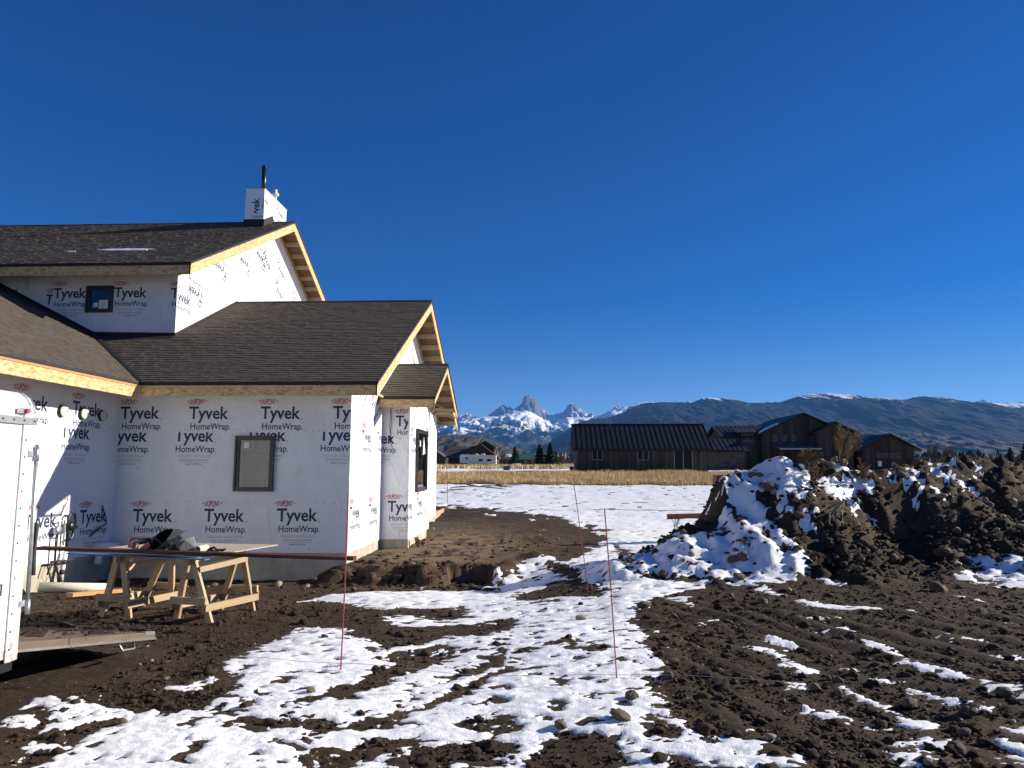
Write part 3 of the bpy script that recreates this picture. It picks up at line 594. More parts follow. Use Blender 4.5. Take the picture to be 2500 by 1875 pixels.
def clods(name, n, seed, smin, smax, ymin, ymax, power, sub, label, heap=False):
    v0, f0 = ico(sub); P = scatter(n, ymin, ymax, power, seed, heap_cond if heap else clod_cond); r = np.random.default_rng(seed + 1); n = len(P)
    s = smin * (1 - r.random(n) * (1 - (smin / smax) ** 1.6)) ** (-1 / 1.6); z = ground_smooth(P[:, 0], P[:, 1]) + lumps(P[:, 0], P[:, 1]) * .9
    an = r.random(n) * 6.283; ca, sa = np.cos(an), np.sin(an)
    sc = s[:, None] * np.stack([.7 + .6 * r.random(n), .7 + .6 * r.random(n), .4 + .4 * r.random(n)], -1)
    V = v0[None] * (1 + (.15 if heap else .24) * r.standard_normal((n, len(v0), 1))) * sc[:, None, :]
    X = V[..., 0] * ca[:, None] - V[..., 1] * sa[:, None] + P[:, :1]; Yv = V[..., 0] * sa[:, None] + V[..., 1] * ca[:, None] + P[:, 1:]
    Z = V[..., 2] + (z + s * .22)[:, None]
    F = (f0[None] + (np.arange(n) * len(v0))[:, None, None]).reshape(-1, 3)
    o = np_mesh(name, np.stack([X, Yv, Z], -1).reshape(-1, 3), F, 'clod', smooth=True)
    return tag(o, label, None, None, 'stuff')
clods('soil_crumbs', 29000, 5, .006, .024, 3.6, 13, 1.1, 1, 'loose crumbs of dark soil strewn over the mud')
clods('heap_clods', 2100, 15, .022, .075, 12.0, 19, .2, 2, 'broken clods of soil covering the heap and cut bank', True)
clods('soil_clods', 2500, 9, .02, .06, 3.6, 20, .4, 2, 'larger broken clods of dark soil over mud and heap')

# stones
def rock_mesh(name, sub, seed, ang=.0):
    v, f = ico(sub); r = np.random.default_rng(seed); d = r.standard_normal((7, 3)); d /= np.linalg.norm(d, axis=1)[:, None]
    q = v.copy()
    for k_ in range(7):
        t = v @ d[k_]; q += d[k_] * (np.where(t > .55, -(t - .55) * (.75 if ang else .35), 0))[:, None]
    q += .05 * np.sin(v * 4 + seed)[:, [1, 2, 0]]; q *= np.array([1, .66 + .3 * r.random(), .48 + .25 * r.random()])
    q += .055 * r.standard_normal(q.shape)
    me = bpy.data.meshes.new(name); me.from_pydata(q.tolist(), [], f.tolist()); me.polygons.foreach_set('use_smooth', [not ang] * len(f)); return me
RM = [rock_mesh('stone', 2, s_) for s_ in range(8)]; RB = [rock_mesh('boulder', 3, 20 + s_, s_ % 3 == 0) for s_ in range(6)]
for m_ in RM + RB: m_.materials.append(M['rock'])
RMp = [m_.copy() for m_ in RM + RB]
for m_ in RMp: m_.materials.clear(); m_.materials.append(M['rockpale'])

def put_rock(x, y, s, label, group, pale=False, big=False, name='stone', sink=.3, cat='stone'):
    pool = RMp if pale else (RB if big else RM)
    o = bpy.data.objects.new(name, pool[rng.randrange(len(pool))]); C.objects.link(o)
    k_ = .8 + .4 * rng.random(); o.scale = (s, s * k_, s * (.8 + .3 * rng.random())); o.rotation_euler = (rng.uniform(-.35, .35), rng.uniform(-.35, .35), rng.uniform(0, 6.28))
    lu = float(lumps(np.array([x]), np.array([y]))[0]); o.location = (x, y, gz(x, y) + max(lu, 0) + s * .62 * (1 - sink) - s * .1)
    return tag(o, label, cat, group)
BIG_STONES = [
   (0.46, 9.48, 0.083, 'pale round stone lying alone on snow near the front red rod', 'p'),
   (1.35, 10.16, 0.113, 'grey boulder at the corner where snow meets the mud field', 'b'),
   (0.68, 5.92, 0.071, 'tan blocky stone on mud below the front red rod', 'b'),
   (0.54, 5.43, 0.082, 'biggest dark boulder in the foreground, half coated in mud', 'b'),
   (0.11, 5.32, 0.067, 'flat tan stone at the foreground edge of the snow', 'b'),
   (-1.89, 6.0, 0.048, 'brown stone on the near edge of the left snow patch', 'b'),
   (-5.23, 14.3, 0.114, 'pale cobble against the foundation below the window', 'p'),
   (-2.93, 14.7, 0.112, 'tan cobble at the foot of the cut bank', 'b'),
   (-1.4, 14.19, 0.107, 'small boulder lying in snow in front of the bank notch', 'b'),
   (-2.7, 16.98, 0.123, 'tan cobble on flat dirt beside the projecting bay', 'b'),
   (4.46, 14.71, 0.192, 'large angular boulder high on the snowy heap face', 'b'),
   (4.26, 15.07, 0.116, 'boulder poking from the snow near the heap top', 'b'),
   (8.89, 16.1, 0.178, 'boulder beside the upper right snow patch of the heap', 'b'),
   (9.51, 16.1, 0.138, 'egg-shaped stone on the right shoulder of the heap', 'b'),
   (7.36, 13.96, 0.189, 'long boulder at the foot of the heap face', 'b'),
   (6.16, 11.91, 0.169, 'rounded boulder on mud in front of the heap', 'b'),
   (4.49, 13.27, 0.112, 'boulder at the lower snow edge of the heap', 'b'),
   (3.31, 13.11, 0.139, 'left of the paired brown boulders in heap snow', 'b'),
   (3.48, 13.07, 0.139, 'right of the paired brown boulders in heap snow', 'b'),
   (2.05, 12.81, 0.104, 'grey stone on snow at the left toe of the heap', 'b'),
   (3.27, 12.56, 0.112, 'dark stone on snow below the paired boulders', 'b'),
   (2.53, 6.62, 0.062, 'oval stone midway across the right mud field', 'b'),
   (2.26, 6.37, 0.064, 'flat oval stone left of the oval midway stone', 'b'),
   (1.5, 5.14, 0.055, 'pale stone at the right end of the bottom snow patch', 'p'),
   (2.69, 5.09, 0.065, 'tan stone near the bottom right corner', 'b'),
   (3.15, 5.79, 0.089, 'big dark boulder in the snow streak at far right', 'b'),
   (2.85, 6.03, 0.083, 'flat broad stone between two snow streaks at right', 'b'),
   (2.43, 5.56, 0.043, 'small round stone at the end of a snow streak', 'b'),
   (2.91, 5.4, 0.051, 'stone just below the big dark boulder at right', 'b'),
   (5.74, 10.03, 0.08, 'stone on open mud right of the heap foot', 'b'),
   (1.06, 6.54, 0.053, 'stone on the mud just right of the snow swath', 'b'),
   (3.68, 6.19, 0.08, 'brown boulder at the right frame edge on snow', 'b'),
   (2.24, 9.11, 0.049, 'small stone on mud beside a short snow patch', 'b'),
   (3.1, 10.66, 0.077, 'flat stone on mud near the heap toe', 'b'),
   (-3.03, 5.29, 0.04, 'muddy stone in the snow fringe at lower left', 'b'),
]
for x_, y_, s_, lab_, t_ in BIG_STONES:
    put_rock(x_, y_, s_, lab_, None, t_ == 'p', t_ == 'b', 'boulder' if s_ > .1 else 'stone', .35, 'rock')
def zone_stones(n, cond, smin, smax, ymin, ymax, power, seed, label, group, pale=.25):
    P = scatter(n, ymin, ymax, power, seed, cond); r = random.Random(seed)
    for x_, y_ in P:
        s_ = smin * (1 - r.random() * (1 - (smin / smax) ** 1.8)) ** (-1 / 1.8)
        put_rock(float(x_), float(y_), s_, label, group, r.random() < pale)
on_mound = lambda x, y: (mound_raw(x, y) - base(x, y) > .15)
zone_stones(110, lambda x, y: (snow_mask(x, y) < 0) & ~on_mound(x, y) & (x > .3) & (y < 13), .022, .06, 4.3, 12.5, .9, 31,
            'small weathered stone loose on the bare mud right of the snow swath', 'loose stones on the right mud field')
zone_stones(58, lambda x, y: on_mound(x, y) & (y < 17) & (x < 11.5) & (x > 7.6), .05, .14, 12.3, 16.6, .3, 37,
            'cobble half buried in the right shoulder of the soil heap', 'cobbles in the right shoulder of the heap', .6)
zone_stones(46, lambda x, y: on_mound(x, y) & (y < 16) & (x <= 7.6), .05, .12, 12.3, 15.8, .3, 39,
            'cobble half buried in the left half of the soil heap', 'cobbles in the left half of the heap', .2)
zone_stones(36, lambda x, y: (x > -4) & (x < .6) & (y > 15.3) & (snow_mask(x, y) < 0) & ~in_house(x, y), .03, .09, 15.4, 26, .6, 41,
            'pale pebble scattered on the brown dirt beside the house', 'pebbles on the dirt beside the house', .7)
zone_stones(26, lambda x, y: (x > -8.8) & (x < -1.2) & (y > 12.6) & (y < 14.9) & (snow_mask(x, y) < .05) & ~in_house(x, y), .04, .10, 12.7, 14.8, .3, 43,
            'cobble in the broken dirt along the foundation and bank', 'cobbles along the foundation', .4)
zone_stones(14, lambda x, y: (x < -1.3) & (y < 9) & (snow_mask(x, y) < 0) & ~in_house(x, y), .02, .045, 4.6, 8.5, .6, 45,
            'small pebble on the packed mud at lower left', 'pebbles on the left packed mud', .5)
# stones lying in a row on the crest behind the dark weeds
for k_, (x_, y_) in enumerate([(5.55, 15.62), (5.72, 15.68), (5.9, 15.75), (6.06, 15.72), (6.22, 15.85), (5.4, 15.7), (6.4, 15.8)]):
    put_rock(x_, y_, .13, 'boulder in the pale row on the heap crest among weeds', 'row of boulders on the heap crest', True, True, 'boulder', .1, 'rock')

# ---------------------------------------------------------------- the house under construction
YE, ZE, XE, XLE, YR, ZRD = 14.3, 3.552, -3.366, -8.296, 21.074, 6.819
XC, ZB, YC2, XB, YB2 = -4.065, .082, 18.04, -3.385, 21.0
XBE, YBE, ZBE, YBR, ZBR = -2.667, 17.39, 3.562, 19.657, 4.677
XUE, YUE, ZUE, YUR, ZUR, XUC, YUW = -8.671, 16.86, 6.838, 23.933, 10.348, -9.336, 17.56
XI = -9.084; S1 = (ZRD - ZE) / (YR - YE); SU = (ZUR - ZUE) / (YUR - YUE); SB = (ZBR - ZBE) / (YBR - YBE); S2 = .5
YBK = 2 * YR - 15.0                                  # back wall of the low wing
house = thing('house', (-7.0, 16.0, -.5), 'unfinished house wrapped in white printed sheeting under brown shingle roofs', 'house')

# --- foundation
mb = MB()
mb.box(XI - .3, XC - .02, 15.02, 15.22, -.75, ZB); mb.build('foundation', 'concrete', house, label='bare concrete foundation under the window wall')
mb = MB(); mb.box(XI - .22, XI - .02, 6.0, 15.2, -.75, ZB); mb.build('foundation', 'concrete', house, label='sunlit concrete foundation behind the trailer')
mb = MB(); mb.box(XC - .2, XC - .021, 15.221, YBK, -.75, ZB); mb.build('foundation', 'concrete', house)
mb = MB(); mb.box(XC - .02, XB, YC2 + .02, YC2 + .2, -.75, ZB); mb.box(XB - .2, XB - .02, YC2 + .2, YB2, -.75, ZB); mb.build('foundation', 'concrete', house, label='concrete foundation of the projecting bay')

# --- walls (sheeting over framing), lower sheets first, upper sheets lapped 5 mm proud of them
SEAM = 2.592
def wall_y(name, x0, x1, y, z0, z1, th, holes=(), label=None):
    """a wall facing -Y with rectangular openings (x0, x1, z0, z1)"""
    mb = MB()
    if holes:
        hx0, hx1, hz0, hz1 = holes[0]
        mb.box(x0, hx0, y, y + th, z0, z1); mb.box(hx1, x1, y, y + th, z0, z1); mb.box(hx0, hx1, y, y + th, z0, hz0); mb.box(hx0, hx1, y, y + th, hz1, z1)
    else: mb.box(x0, x1, y, y + th, z0, z1)
    return mb.build(name, 'tyvek', house, label=label)
WA = (-6.45, -5.735, 1.40, 2.44)
wallA = wall_y('wall', XI - .12, XC - .14, 15.0, ZB, 3.86, .14, [WA], 'shaded white wall with one window')
mb = MB(); mb.box(XI, XC - .001, 14.995, 14.9995, SEAM, 3.60); sheetA = mb.build('upper_sheet', 'tyvek', wallA)
def gable_x(name, x, y0, y1, z0, yr, zr, slope, th, label=None, hole=None):
    """a gable wall facing +X: base z0, following the roof underside, optional opening (y0, y1, z0, z1)"""
    mb = MB(); zl = zr - slope * (yr - y0); zrr = zr - slope * (y1 - yr)
    if hole:
        a0, a1, b0, b1 = hole
        top = lambda y: zr - slope * abs(y - yr)
        ys = sorted([y0, y1, a0, a1] + ([yr] if y0 < yr < y1 else []))
        for ya, yb in zip(ys[:-1], ys[1:]):
            if ya >= a0 - 1e-6 and yb <= a1 + 1e-6:
                mb.prism([(x, ya, z0), (x, yb, z0), (x, yb, b0), (x, ya, b0)], (-th, 0, 0)); mb.prism([(x, ya, b1), (x, yb, b1), (x, yb, top(yb)), (x, ya, top(ya))], (-th, 0, 0))
            else: mb.prism([(x, ya, z0), (x, yb, z0), (x, yb, top(yb)), (x, ya, top(ya))], (-th, 0, 0))
    else: mb.prism([(x, y0, z0), (x, y1, z0), (x, y1, zrr), (x, yr, zr), (x, y0, zl)], (-th, 0, 0))
    return mb.build(name, 'tyvek', house, label=label)
wallC = gable_x('wall', XC, 15.0, YBK, ZB, YR, ZRD - .03, S1, .14, 'sunlit white gable wall of the low wing')
mb = MB(); mb.box(XI - .14, XI, 6.0, 15.0, ZB, 3.91); wallB = mb.build('wall', 'tyvek', house, label='white wall behind the trailer, half in shadow')
mb = MB(); mb.box(XI + .0005, XI + .005, 6.0, 14.995, SEAM, 3.60); sheetB = mb.build('upper_sheet', 'tyvek', wallB)
wallE = wall_y('wall', XC, XB - .14, YC2, ZB, 3.855, .14, (), 'narrow shaded front wall of the projecting bay')
WD = (18.98, 20.42, 1.30, 2.80)
wallD = gable_x('wall', XB, YC2, YB2 + .25, ZB, YBR, ZBR - .03, SB, .14, 'sunlit side wall of the bay with a tall window', WD)
mb = MB(); mb.box(XC, XB - .14, YB2 + .11, YB2 + .25, ZB, 3.7); mb.build('wall', 'tyvek', house)
wallU = wall_y('wall', -20.0, XUC - .14, YUW, 3.2, 7.15, .14, [(-11.62, -11.06, 5.84, 6.375)], 'shaded upper storey wall with a small square window')
wallG = gable_x('wall', XUC, YUW, 2 * YUR - YUW, 4.2, YUR, ZUR - .03, SU, .14, 'sunlit upper gable wall')
mb = MB(); mb.box(-15.5, XI - .14, YBK - .14, YBK, ZB, 3.6); mb.box(-15.5, XI, 6.0, 6.14, ZB, 3.6); mb.build('wall', 'tyvek', house)
# inside, seen through the glass
mb = MB(); mb.box(-9.0, XC - .2, 15.2, 26.5, .30, .34); mb.build('interior_floor', 'drywall', house)
mb = MB(); mb.box(-12.0, XC - .4, 20.8, 20.9, .34, 3.5); mb.build('interior_partition', 'drywall', house)
mb = MB(); mb.box(-14, -10, 19.2, 19.3, 4, 6.9); mb.build('interior_partition', 'interior', house)
mb = MB(); mb.box(-8.9, -4.3, 16.2, 16.3, 2.12, 2.2); mb.build('header_beam', 'frame', house)
for x_ in (-6.62, -6.02): mb = MB(); mb.box(x_, x_ + .05, 16.2, 16.3, 2.21, 3.0); mb.build('stud', 'frame', house)
mb = MB(); mb.box(-6.22, -6.08, 16.4, 16.43, 1.35, 1.85); mb.build('leaning_panel', 'whitepaper', house)
mb = MB(); mb.box(-6.45, -6.26, 16.5, 16.53, .34, 2.0); mb.build('leaning_panel', 'frame', house)

# --- windows
def window(parent, plane, a0, a1, b0, b1, pos, fw=.075, depth=.07, glass='glass', sticker=None):
    """plane 'y': faces -Y at y=pos, a = x range, b = z range; plane 'x': faces +X at x=pos"""
    def P(a, b, d):
        return (a, pos - d, b) if plane == 'y' else (pos + d, a, b)
    def ring(mb, o0, o1, i0, i1, c0, c1, j0, j1, d0, d1):
        for (p0, p1, q0, q1) in ((o0, i0, c0, c1), (i1, o1, c0, c1), (i0, i1, c0, j0), (i0, i1, j1, c1)):
            lo = P(p0, q0, d0); hi = P(p1, q1, d1)
            mb.box(min(lo[0], hi[0]), max(lo[0], hi[0]), min(lo[1], hi[1]), max(lo[1], hi[1]), min(lo[2], hi[2]), max(lo[2], hi[2]))
    mb = MB(); ring(mb, a0, a1, a0 + fw * .55, a1 - fw * .55, b0, b1, b0 + fw * .55, b1 - fw * .55, -.05, depth)
    ring(mb, a0 + fw * .551, a1 - fw * .551, a0 + fw * 1.25, a1 - fw * 1.25, b0 + fw * .551, b1 - fw * .551, b0 + fw * 1.25, b1 - fw * 1.25, -.05, depth * .6)
    w = mb.build('window', 'frame', parent)
    g = MB(); k_ = fw * 1.25; g.add([P(a0 + k_, b0 + k_, .012), P(a1 - k_, b0 + k_, .012), P(a1 - k_, b1 - k_, .012), P(a0 + k_, b1 - k_, .012)], [(0, 1, 2, 3)]); g.build('pane', glass, w)
    for (s0, s1, t0, t1) in (sticker or ()):
        st = MB(); st.add([P(s0, t0, .016), P(s1, t0, .016), P(s1, t1, .016), P(s0, t1, .016)], [(0, 1, 2, 3)]); st.build('sticker', 'whitepaper', w)
    return w
window(house, 'y', -6.512, -5.675, 1.337, 2.50, 15.0, sticker=[(-6.335, -6.225, 2.24, 2.365)])
window(house, 'x', 18.90, 20.50, 1.225, 2.878, XB, glass='glass')
window(house, 'y', -11.69, -10.99, 5.762, 6.45, YUW, sticker=[(-11.50, -11.38, 5.90, 6.02), (-11.36, -11.12, 5.86, 6.09)])
mb = MB(); mb.tube([(XC + .03, 25.2, 1.45), (XC + .03, 25.25, 2.6)], .03); mb.tube([(XC + .03, 25.2, .6), (XC + .03, 25.2, 1.25)], .02); mb.build('conduit', 'blackmetal', house)

# --- roofs
def interval(poly, v):
    us = []
    for (u0, v0), (u1, v1) in zip(poly, poly[1:] + poly[:1]):
        if (v0 <= v) != (v1 <= v): us.append(u0 + (u1 - u0) * (v - v0) / (v1 - v0))
    return (min(us), max(us)) if len(us) >= 2 else None

def shingles(name, O, U, V, poly, parent, seed, expo=.143):
    """courses of laminated shingle tabs; poly in (u, v) metres along eave and up the slope"""
    O, U, V = Vector(O), Vector(U).normalized(), Vector(V).normalized(); N = U.cross(V).normalized()
    if N.z < 0: N = -N
    r = random.Random(seed); mb = MB(); vmax = max(p[1] for p in poly); j = 0
    P = lambda u, v, w: O + U * u + V * v + N * w
    while j * expo < vmax - .02:
        v0 = j * expo; v1 = min(v0 + expo + .02, vmax); it = interval(poly, v0 + expo * .5)
        j += 1
        if not it: continue
        u = it[0]; ctone = r.uniform(-.10, .10)
        while u < it[1] - .01:
            w = r.choice((.08, .11, .15, .2, .25)); u2 = min(u + w, it[1]); t = .026 if r.random() < .5 else .020
            tone = min(1, max(0, r.gauss(.48, .15) + ctone * .6)); dv = r.uniform(-.006, .006)
            mb.add([P(u, v0 + dv, t), P(u2, v0 + dv, t), P(u2, v1, .012), P(u, v1, .012), P(u, v0 + dv, 0), P(u2, v0 + dv, 0)], [(0, 1, 2, 3), (4, 5, 1, 0), (4, 0, 3), (1, 5, 2)], 0, tone)
            u = u2
    return mb.build(name, 'shingle', parent, kind='stuff')

def slab(name, pts, th, mat, parent=house, label=None):
    """roof deck: polygon of 3-D points, thickness downwards"""
    mb = MB(); mb.prism(pts, (0, 0, -th)); return mb.build(name, mat, parent, label=label)

c1 = math.cos(math.atan(S1)); cu = math.cos(math.atan(SU)); cb = math.cos(math.atan(SB)); c2 = math.cos(math.atan(S2))
XV = XLE - (S1 / S2) * (YUW - YE)                      # valley meets the upper wall
zf = lambda y: ZE + S1 * (y - YE)
# low wing
roofM = slab('roof', [(XLE, YE, ZE), (XE, YE, ZE), (XE, YR, ZRD), (XUC, YR, ZRD), (XUC, YUW, zf(YUW)), (XV, YUW, zf(YUW))], .02, 'osb_dark', label='brown shingle roof of the low wing')
poly = [(XLE, 0), (XE + .02, 0), (XE + .02, (YR - YE) / c1), (XUC, (YR - YE) / c1), (XUC, (YUW - YE) / c1), (XV, (YUW - YE) / c1)]
shingles('shingles', (0, YE - .015, ZE + .003), (1, 0, 0), (0, c1, c1 * S1), poly, roofM, 1)
slab('roof', [(XUC, YR, ZRD), (XE, YR, ZRD), (XE, 2 * YR - YE, ZE), (XUC, 2 * YR - YE, ZE)], .02, 'osb_dark')
mb = MB(); mb.prism([(XE + .03, YR - .14, ZRD - .02), (XE + .03, YR, ZRD + .05), (XE + .03, YR + .14, ZRD - .02)], (XUC - XE - .03, 0, 0)); mb.build('ridge_cap', 'felt', house)
# left wing
YN = 6.0
roofL = slab('roof', [(XLE, YN, ZE), (XLE, YE, ZE), (XV, YUW, zf(YUW)), (-15.0, YUW, ZE + S2 * (XLE + 15.0) * 1), (-15.0, YN, ZE + S2 * (XLE + 15.0))], .02, 'osb_dark', label='brown shingle roof slope above the trailer')
polyl = [(YN, 0), (YE, 0), (YUW, (XLE - XV) / c2), (YUW, (XLE + 15.0) / c2), (YN, (XLE + 15.0) / c2)]
shingles('shingles', (XLE + .015, 0, ZE + .003), (0, 1, 0), (-c2, 0, c2 * S2), polyl, roofL, 2)
mb = MB(); dz = .012
mb.prism([(XLE + .05, YE - .02, ZE + .045), (XLE - .08, YE + .06, ZE + .085), (XV - .08, YUW + .02, zf(YUW) + .10), (XV + .1, YUW - .02, zf(YUW) + .07)], (0, 0, -.02)); mb.build('valley_flashing', 'felt', roofL)
# black felt and flashing turned up where roofs meet the upper wall
mb = MB()
zl = lambda x: ZE + S2 * (XLE - x)
mb.prism([(XUC + .01, YUW - .012, zf(YUW) + .01), (XV, YUW - .012, zf(YUW) + .01), (-15, YUW - .012, zl(-15) + .01), (-15, YUW - .012, zl(-15) + .16), (XV, YUW - .012, zf(YUW) + .14), (XUC + .01, YUW - .012, zf(YUW) + .10)], (0, .008, 0))
mb.prism([(XV - .1, YUW - .02, zl(XV - .1) + .04), (-15, YUW - .02, zl(-15) + .04), (-15, YUW - .52, zl(-15) + .04), (-12.9, YUW - .52, zl(-12.9) + .04), (-12.85, YUW - .3, zl(-12.85) + .04), (XV + .1, YUW - .3, zl(XV + .1) + .04)], (0, 0, .012))
mb.prism([(XUC + .012, YUW, zf(YUW) + .01), (XUC + .012, YR, ZRD + .01), (XUC + .012, YR, ZRD + .07), (XUC + .012, YUW, zf(YUW) + .10)], (.008, 0, 0))
mb.prism([(XUC + .05, YUW - .02, zf(YUW - .02) + .03), (XV + .2, YUW - .02, zf(YUW - .02) + .03), (XV + .25, YUW - .24, zf(YUW - .24) + .03), (XUC + .05, YUW - .24, zf(YUW - .24) + .03)], (0, 0, .012))
mb.build('roof_felt', 'felt', house)
# upper roof
XUL = -22.0
roofU = slab('roof', [(XUL, YUE, ZUE), (XUE, YUE, ZUE), (XUE, YUR, ZUR), (XUL, YUR, ZUR)], .02, 'osb_dark', label='upper brown shingle roof with the chimney box')
shingles('shingles', (0, YUE - .015, ZUE + .003), (1, 0, 0), (0, cu, cu * SU), [(XUL + 1.5, 0), (XUE + .02, 0), (XUE + .02, (YUR - YUE) / cu), (XUL + 1.5, (YUR - YUE) / cu)], roofU, 3)
slab('roof', [(XUL, YUR, ZUR), (XUE, YUR, ZUR), (XUE, 2 * YUR - YUE, ZUE), (XUL, 2 * YUR - YUE, ZUE)], .02, 'osb_dark')
mb = MB(); mb.prism([(XUE + .03, YUR - .14, ZUR - .02), (XUE + .03, YUR, ZUR + .05), (XUE + .03, YUR + .14, ZUR - .02)], (XUL - XUE, 0, 0)); mb.build('ridge_cap', 'felt', house)
# bay roof
roofB = slab('roof', [(XC, YBE, ZBE), (XBE, YBE, ZBE), (XBE, YBR, ZBR), (XC, YBR, ZBR)], .02, 'osb_dark', label='small brown gable roof over the bay')
shingles('shingles', (0, YBE - .015, ZBE + .003), (1, 0, 0), (0, cb, cb * SB), [(XC, 0), (XBE + .02, 0), (XBE + .02, (YBR - YBE) / cb), (XC, (YBR - YBE) / cb)], roofB, 4)
slab('roof', [(XC, YBR, ZBR), (XBE, YBR, ZBR), (XBE, 2 * YBR - YBE, ZBE), (XC, 2 * YBR - YBE, ZBE)], .02, 'osb_dark')
mb = MB(); mb.prism([(XBE + .03, YBR - .12, ZBR - .02), (XBE + .03, YBR, ZBR + .045), (XBE + .03, YBR + .12, ZBR - .02)], (XC - XBE, 0, 0)); mb.build('ridge_cap', 'felt', house)
# lingering snow on the upper roof
for (x_, y_, lx, ly) in ((-11.35, 18.55, .62, .12), (-12.75, 18.35, .12, .03)):
    mb = MB(); n = 22; pts = []
    for k_ in range(n):
        a = 2 * math.pi * k_ / n; rr = 1 + .35 * math.sin(3 * a + x_) * math.cos(5 * a); px = x_ + lx * rr * math.cos(a); py = y_ + ly * rr * math.sin(a)
        pts.append((px, py, ZUE + SU * (py - YUE) + .035))
    mb.prism(pts, (0, 0, .03)); o_ = mb.build('roof_snow', 'snow', roofU, label='sliver of old snow on the upper roof')

# --- fascias, drip edges, rakes, lookouts
def fascia_x(x0, x1, y, ztop, h, label=None):
    mb = MB(); mb.box(x0, x1, y, y + .022, ztop - h, ztop); f = mb.build('fascia', 'osb', house, label=label)
    mb = MB(); mb.box(x0, x1 + .02, y - .02, y - .001, ztop - .035, ztop + .03); mb.build('drip_edge', 'felt', f)
fascia_x(XLE + .03, XE, YE, ZE - .021, .245); fascia_x(XUL, XUE, YUE, ZUE - .021, .27); fascia_x(XC + .07, XBE, YBE, ZBE - .021, .235)
mb = MB(); mb.box(XLE - .022, XLE, YN, YE - .03, ZE - .30, ZE - .021); f_ = mb.build('fascia', 'osb', house, label='sunlit strand board fascia above the trailer')
mb = MB(); mb.box(XLE + .001, XLE + .02, YN, YE - .02, ZE - .04, ZE + .03); mb.build('drip_edge', 'felt', f_)
mb = MB(); mb.box(XLE + .001, XLE + .012, YN, YE - .03, ZE - .085, ZE - .045); mb.build('sub_fascia', 'lumber_red', f_)
def rake(xe, ye, ze, yr, zr, h, xwall, spacing, lookn):
    sl = (zr - ze) / (yr - ye)
    for sgn in (1, -1):
        y0 = ye if sgn == 1 else 2 * yr - ye
        mb = MB(); mb.prism([(xe, y0, ze - .022), (xe, yr, zr - .022), (xe, yr, zr - .022 - h), (xe, y0, ze - .022 - h * .96)], (-.024, 0, 0)); f = mb.build('rake_board', 'osb', house)
        mb = MB(); mb.prism([(xe + .024, y0 - .01 * sgn, ze - .03), (xe + .024, yr, zr - .03), (xe + .024, yr, zr + .03), (xe + .024, y0 - .01 * sgn, ze + .03)], (-.022, 0, 0)); mb.build('drip_edge', 'felt', f)
        # ladder of lookouts under the overhang
        L = abs(yr - y0); n = lookn
        for k_ in range(n):
            t = (k_ + .45) / n; y = y0 + (yr - y0) * t; z = ze + (zr - ze) * t - .022
            mb = MB(); mb.prism([(xwall, y - .019, z - .15), (xwall, y + .019, z - .15), (xwall, y + .019, z - .004 + sl * sgn * .0), (xwall, y - .019, z - .004)], (xe - .026 - xwall, 0, 0)); mb.build('lookout', 'lumber_x', house)
        ya = y0 + .04 * sgn; za = ze + .04 * sl; mb = MB(); mb.prism([(xwall + .04, ya, za - .03), (xwall + .04, yr, zr - .03), (xwall + .04, yr, zr - .19), (xwall + .04, ya, za - .19)], (-.038, 0, 0)); mb.build('ladder_rail', 'lumber_y', house)
rake(XE, YE, ZE, YR, ZRD, .27, XC, .6, 12); rake(XUE, YUE, ZUE, YUR, ZUR, .29, XUC, .6, 13); rake(XBE, YBE, ZBE, YBR, ZBR, .20, XB, .5, 4)
yb2 = 2 * YBR - YBE
for p_, q_ in (((XB + .04, yb2 - .75, ZBE + .02), (XBE - .05, yb2 - .7, ZBE - .02)), ((XB + .02, YB2 + .3, ZBE + .22), (XBE - .05, YB2 + .3, ZBE - .08)), ((XB + .02, YB2 + .3, ZBE - .10), (XBE - .05, YB2 + .3, ZBE - .10)), ((XB + .03, YB2 + .3, ZBE + .2), (XB + .15, YB2 + .3, ZBE - .1)), ((XB + .02, yb2 - .1, ZBE - .02), (XBE - .04, yb2 - .1, ZBE - .2))):
    mb = MB(); mb.bar(p_, q_, .04, .07); mb.build('bay_truss_web', 'lumber_x', house)
# eave rafter tails closed by the boards underneath
mb = MB(); mb.box(XE - .05, XE - .026, YE + .03, 15.0, ZE - .25, ZE - .2); mb.build('eave_return', 'lumber_y', house)

# --- chimney box
chim = MB(); cx0, cx1, cy0, cy1, cz1 = -10.03, -9.386, 22.95, 25.0, 11.19
chim.box(cx0, cx1, cy0, cy1, 9.3, cz1); chim = chim.build('chimney', 'tyvek', house, label='white wrapped chimney box on the upper roof')
zc = ZUE + SU * (cy0 - YUE)
mb = MB(); mb.box(cx0 - .03, cx1 + .03, cy0 - .025, cy0 - .004, zc - .05, zc + .27)
mb.prism([(cx1 + .004, cy0, zc), (cx1 + .004, YUR - .05, ZUR), (cx1 + .004, YUR - .25, ZUR + .16), (cx1 + .004, cy0, zc + .27)], (.016, 0, 0)); mb.box(cx0 - .2, cx1 + .05, cy0 - .16, cy0 - .026, zc - .07, zc - .01); mb.build('flashing', 'felt', chim)
mb = MB(); mb.box(cx0 - .02, cx1 + .02, cy0 - .02, cy1 + .02, cz1 + .001, cz1 + .015); mb.build('cap', 'whitemetal', chim)
mb = MB(); mb.tube([(-9.57, 23.3, 11.1), (-9.58, 23.3, 12.14)], .077, 16); mb.tube([(-9.58, 23.3, 12.09), (-9.58, 23.3, 12.15)], .085, 16); mb.build('flue_pipe', 'blackmetal', chim, True)
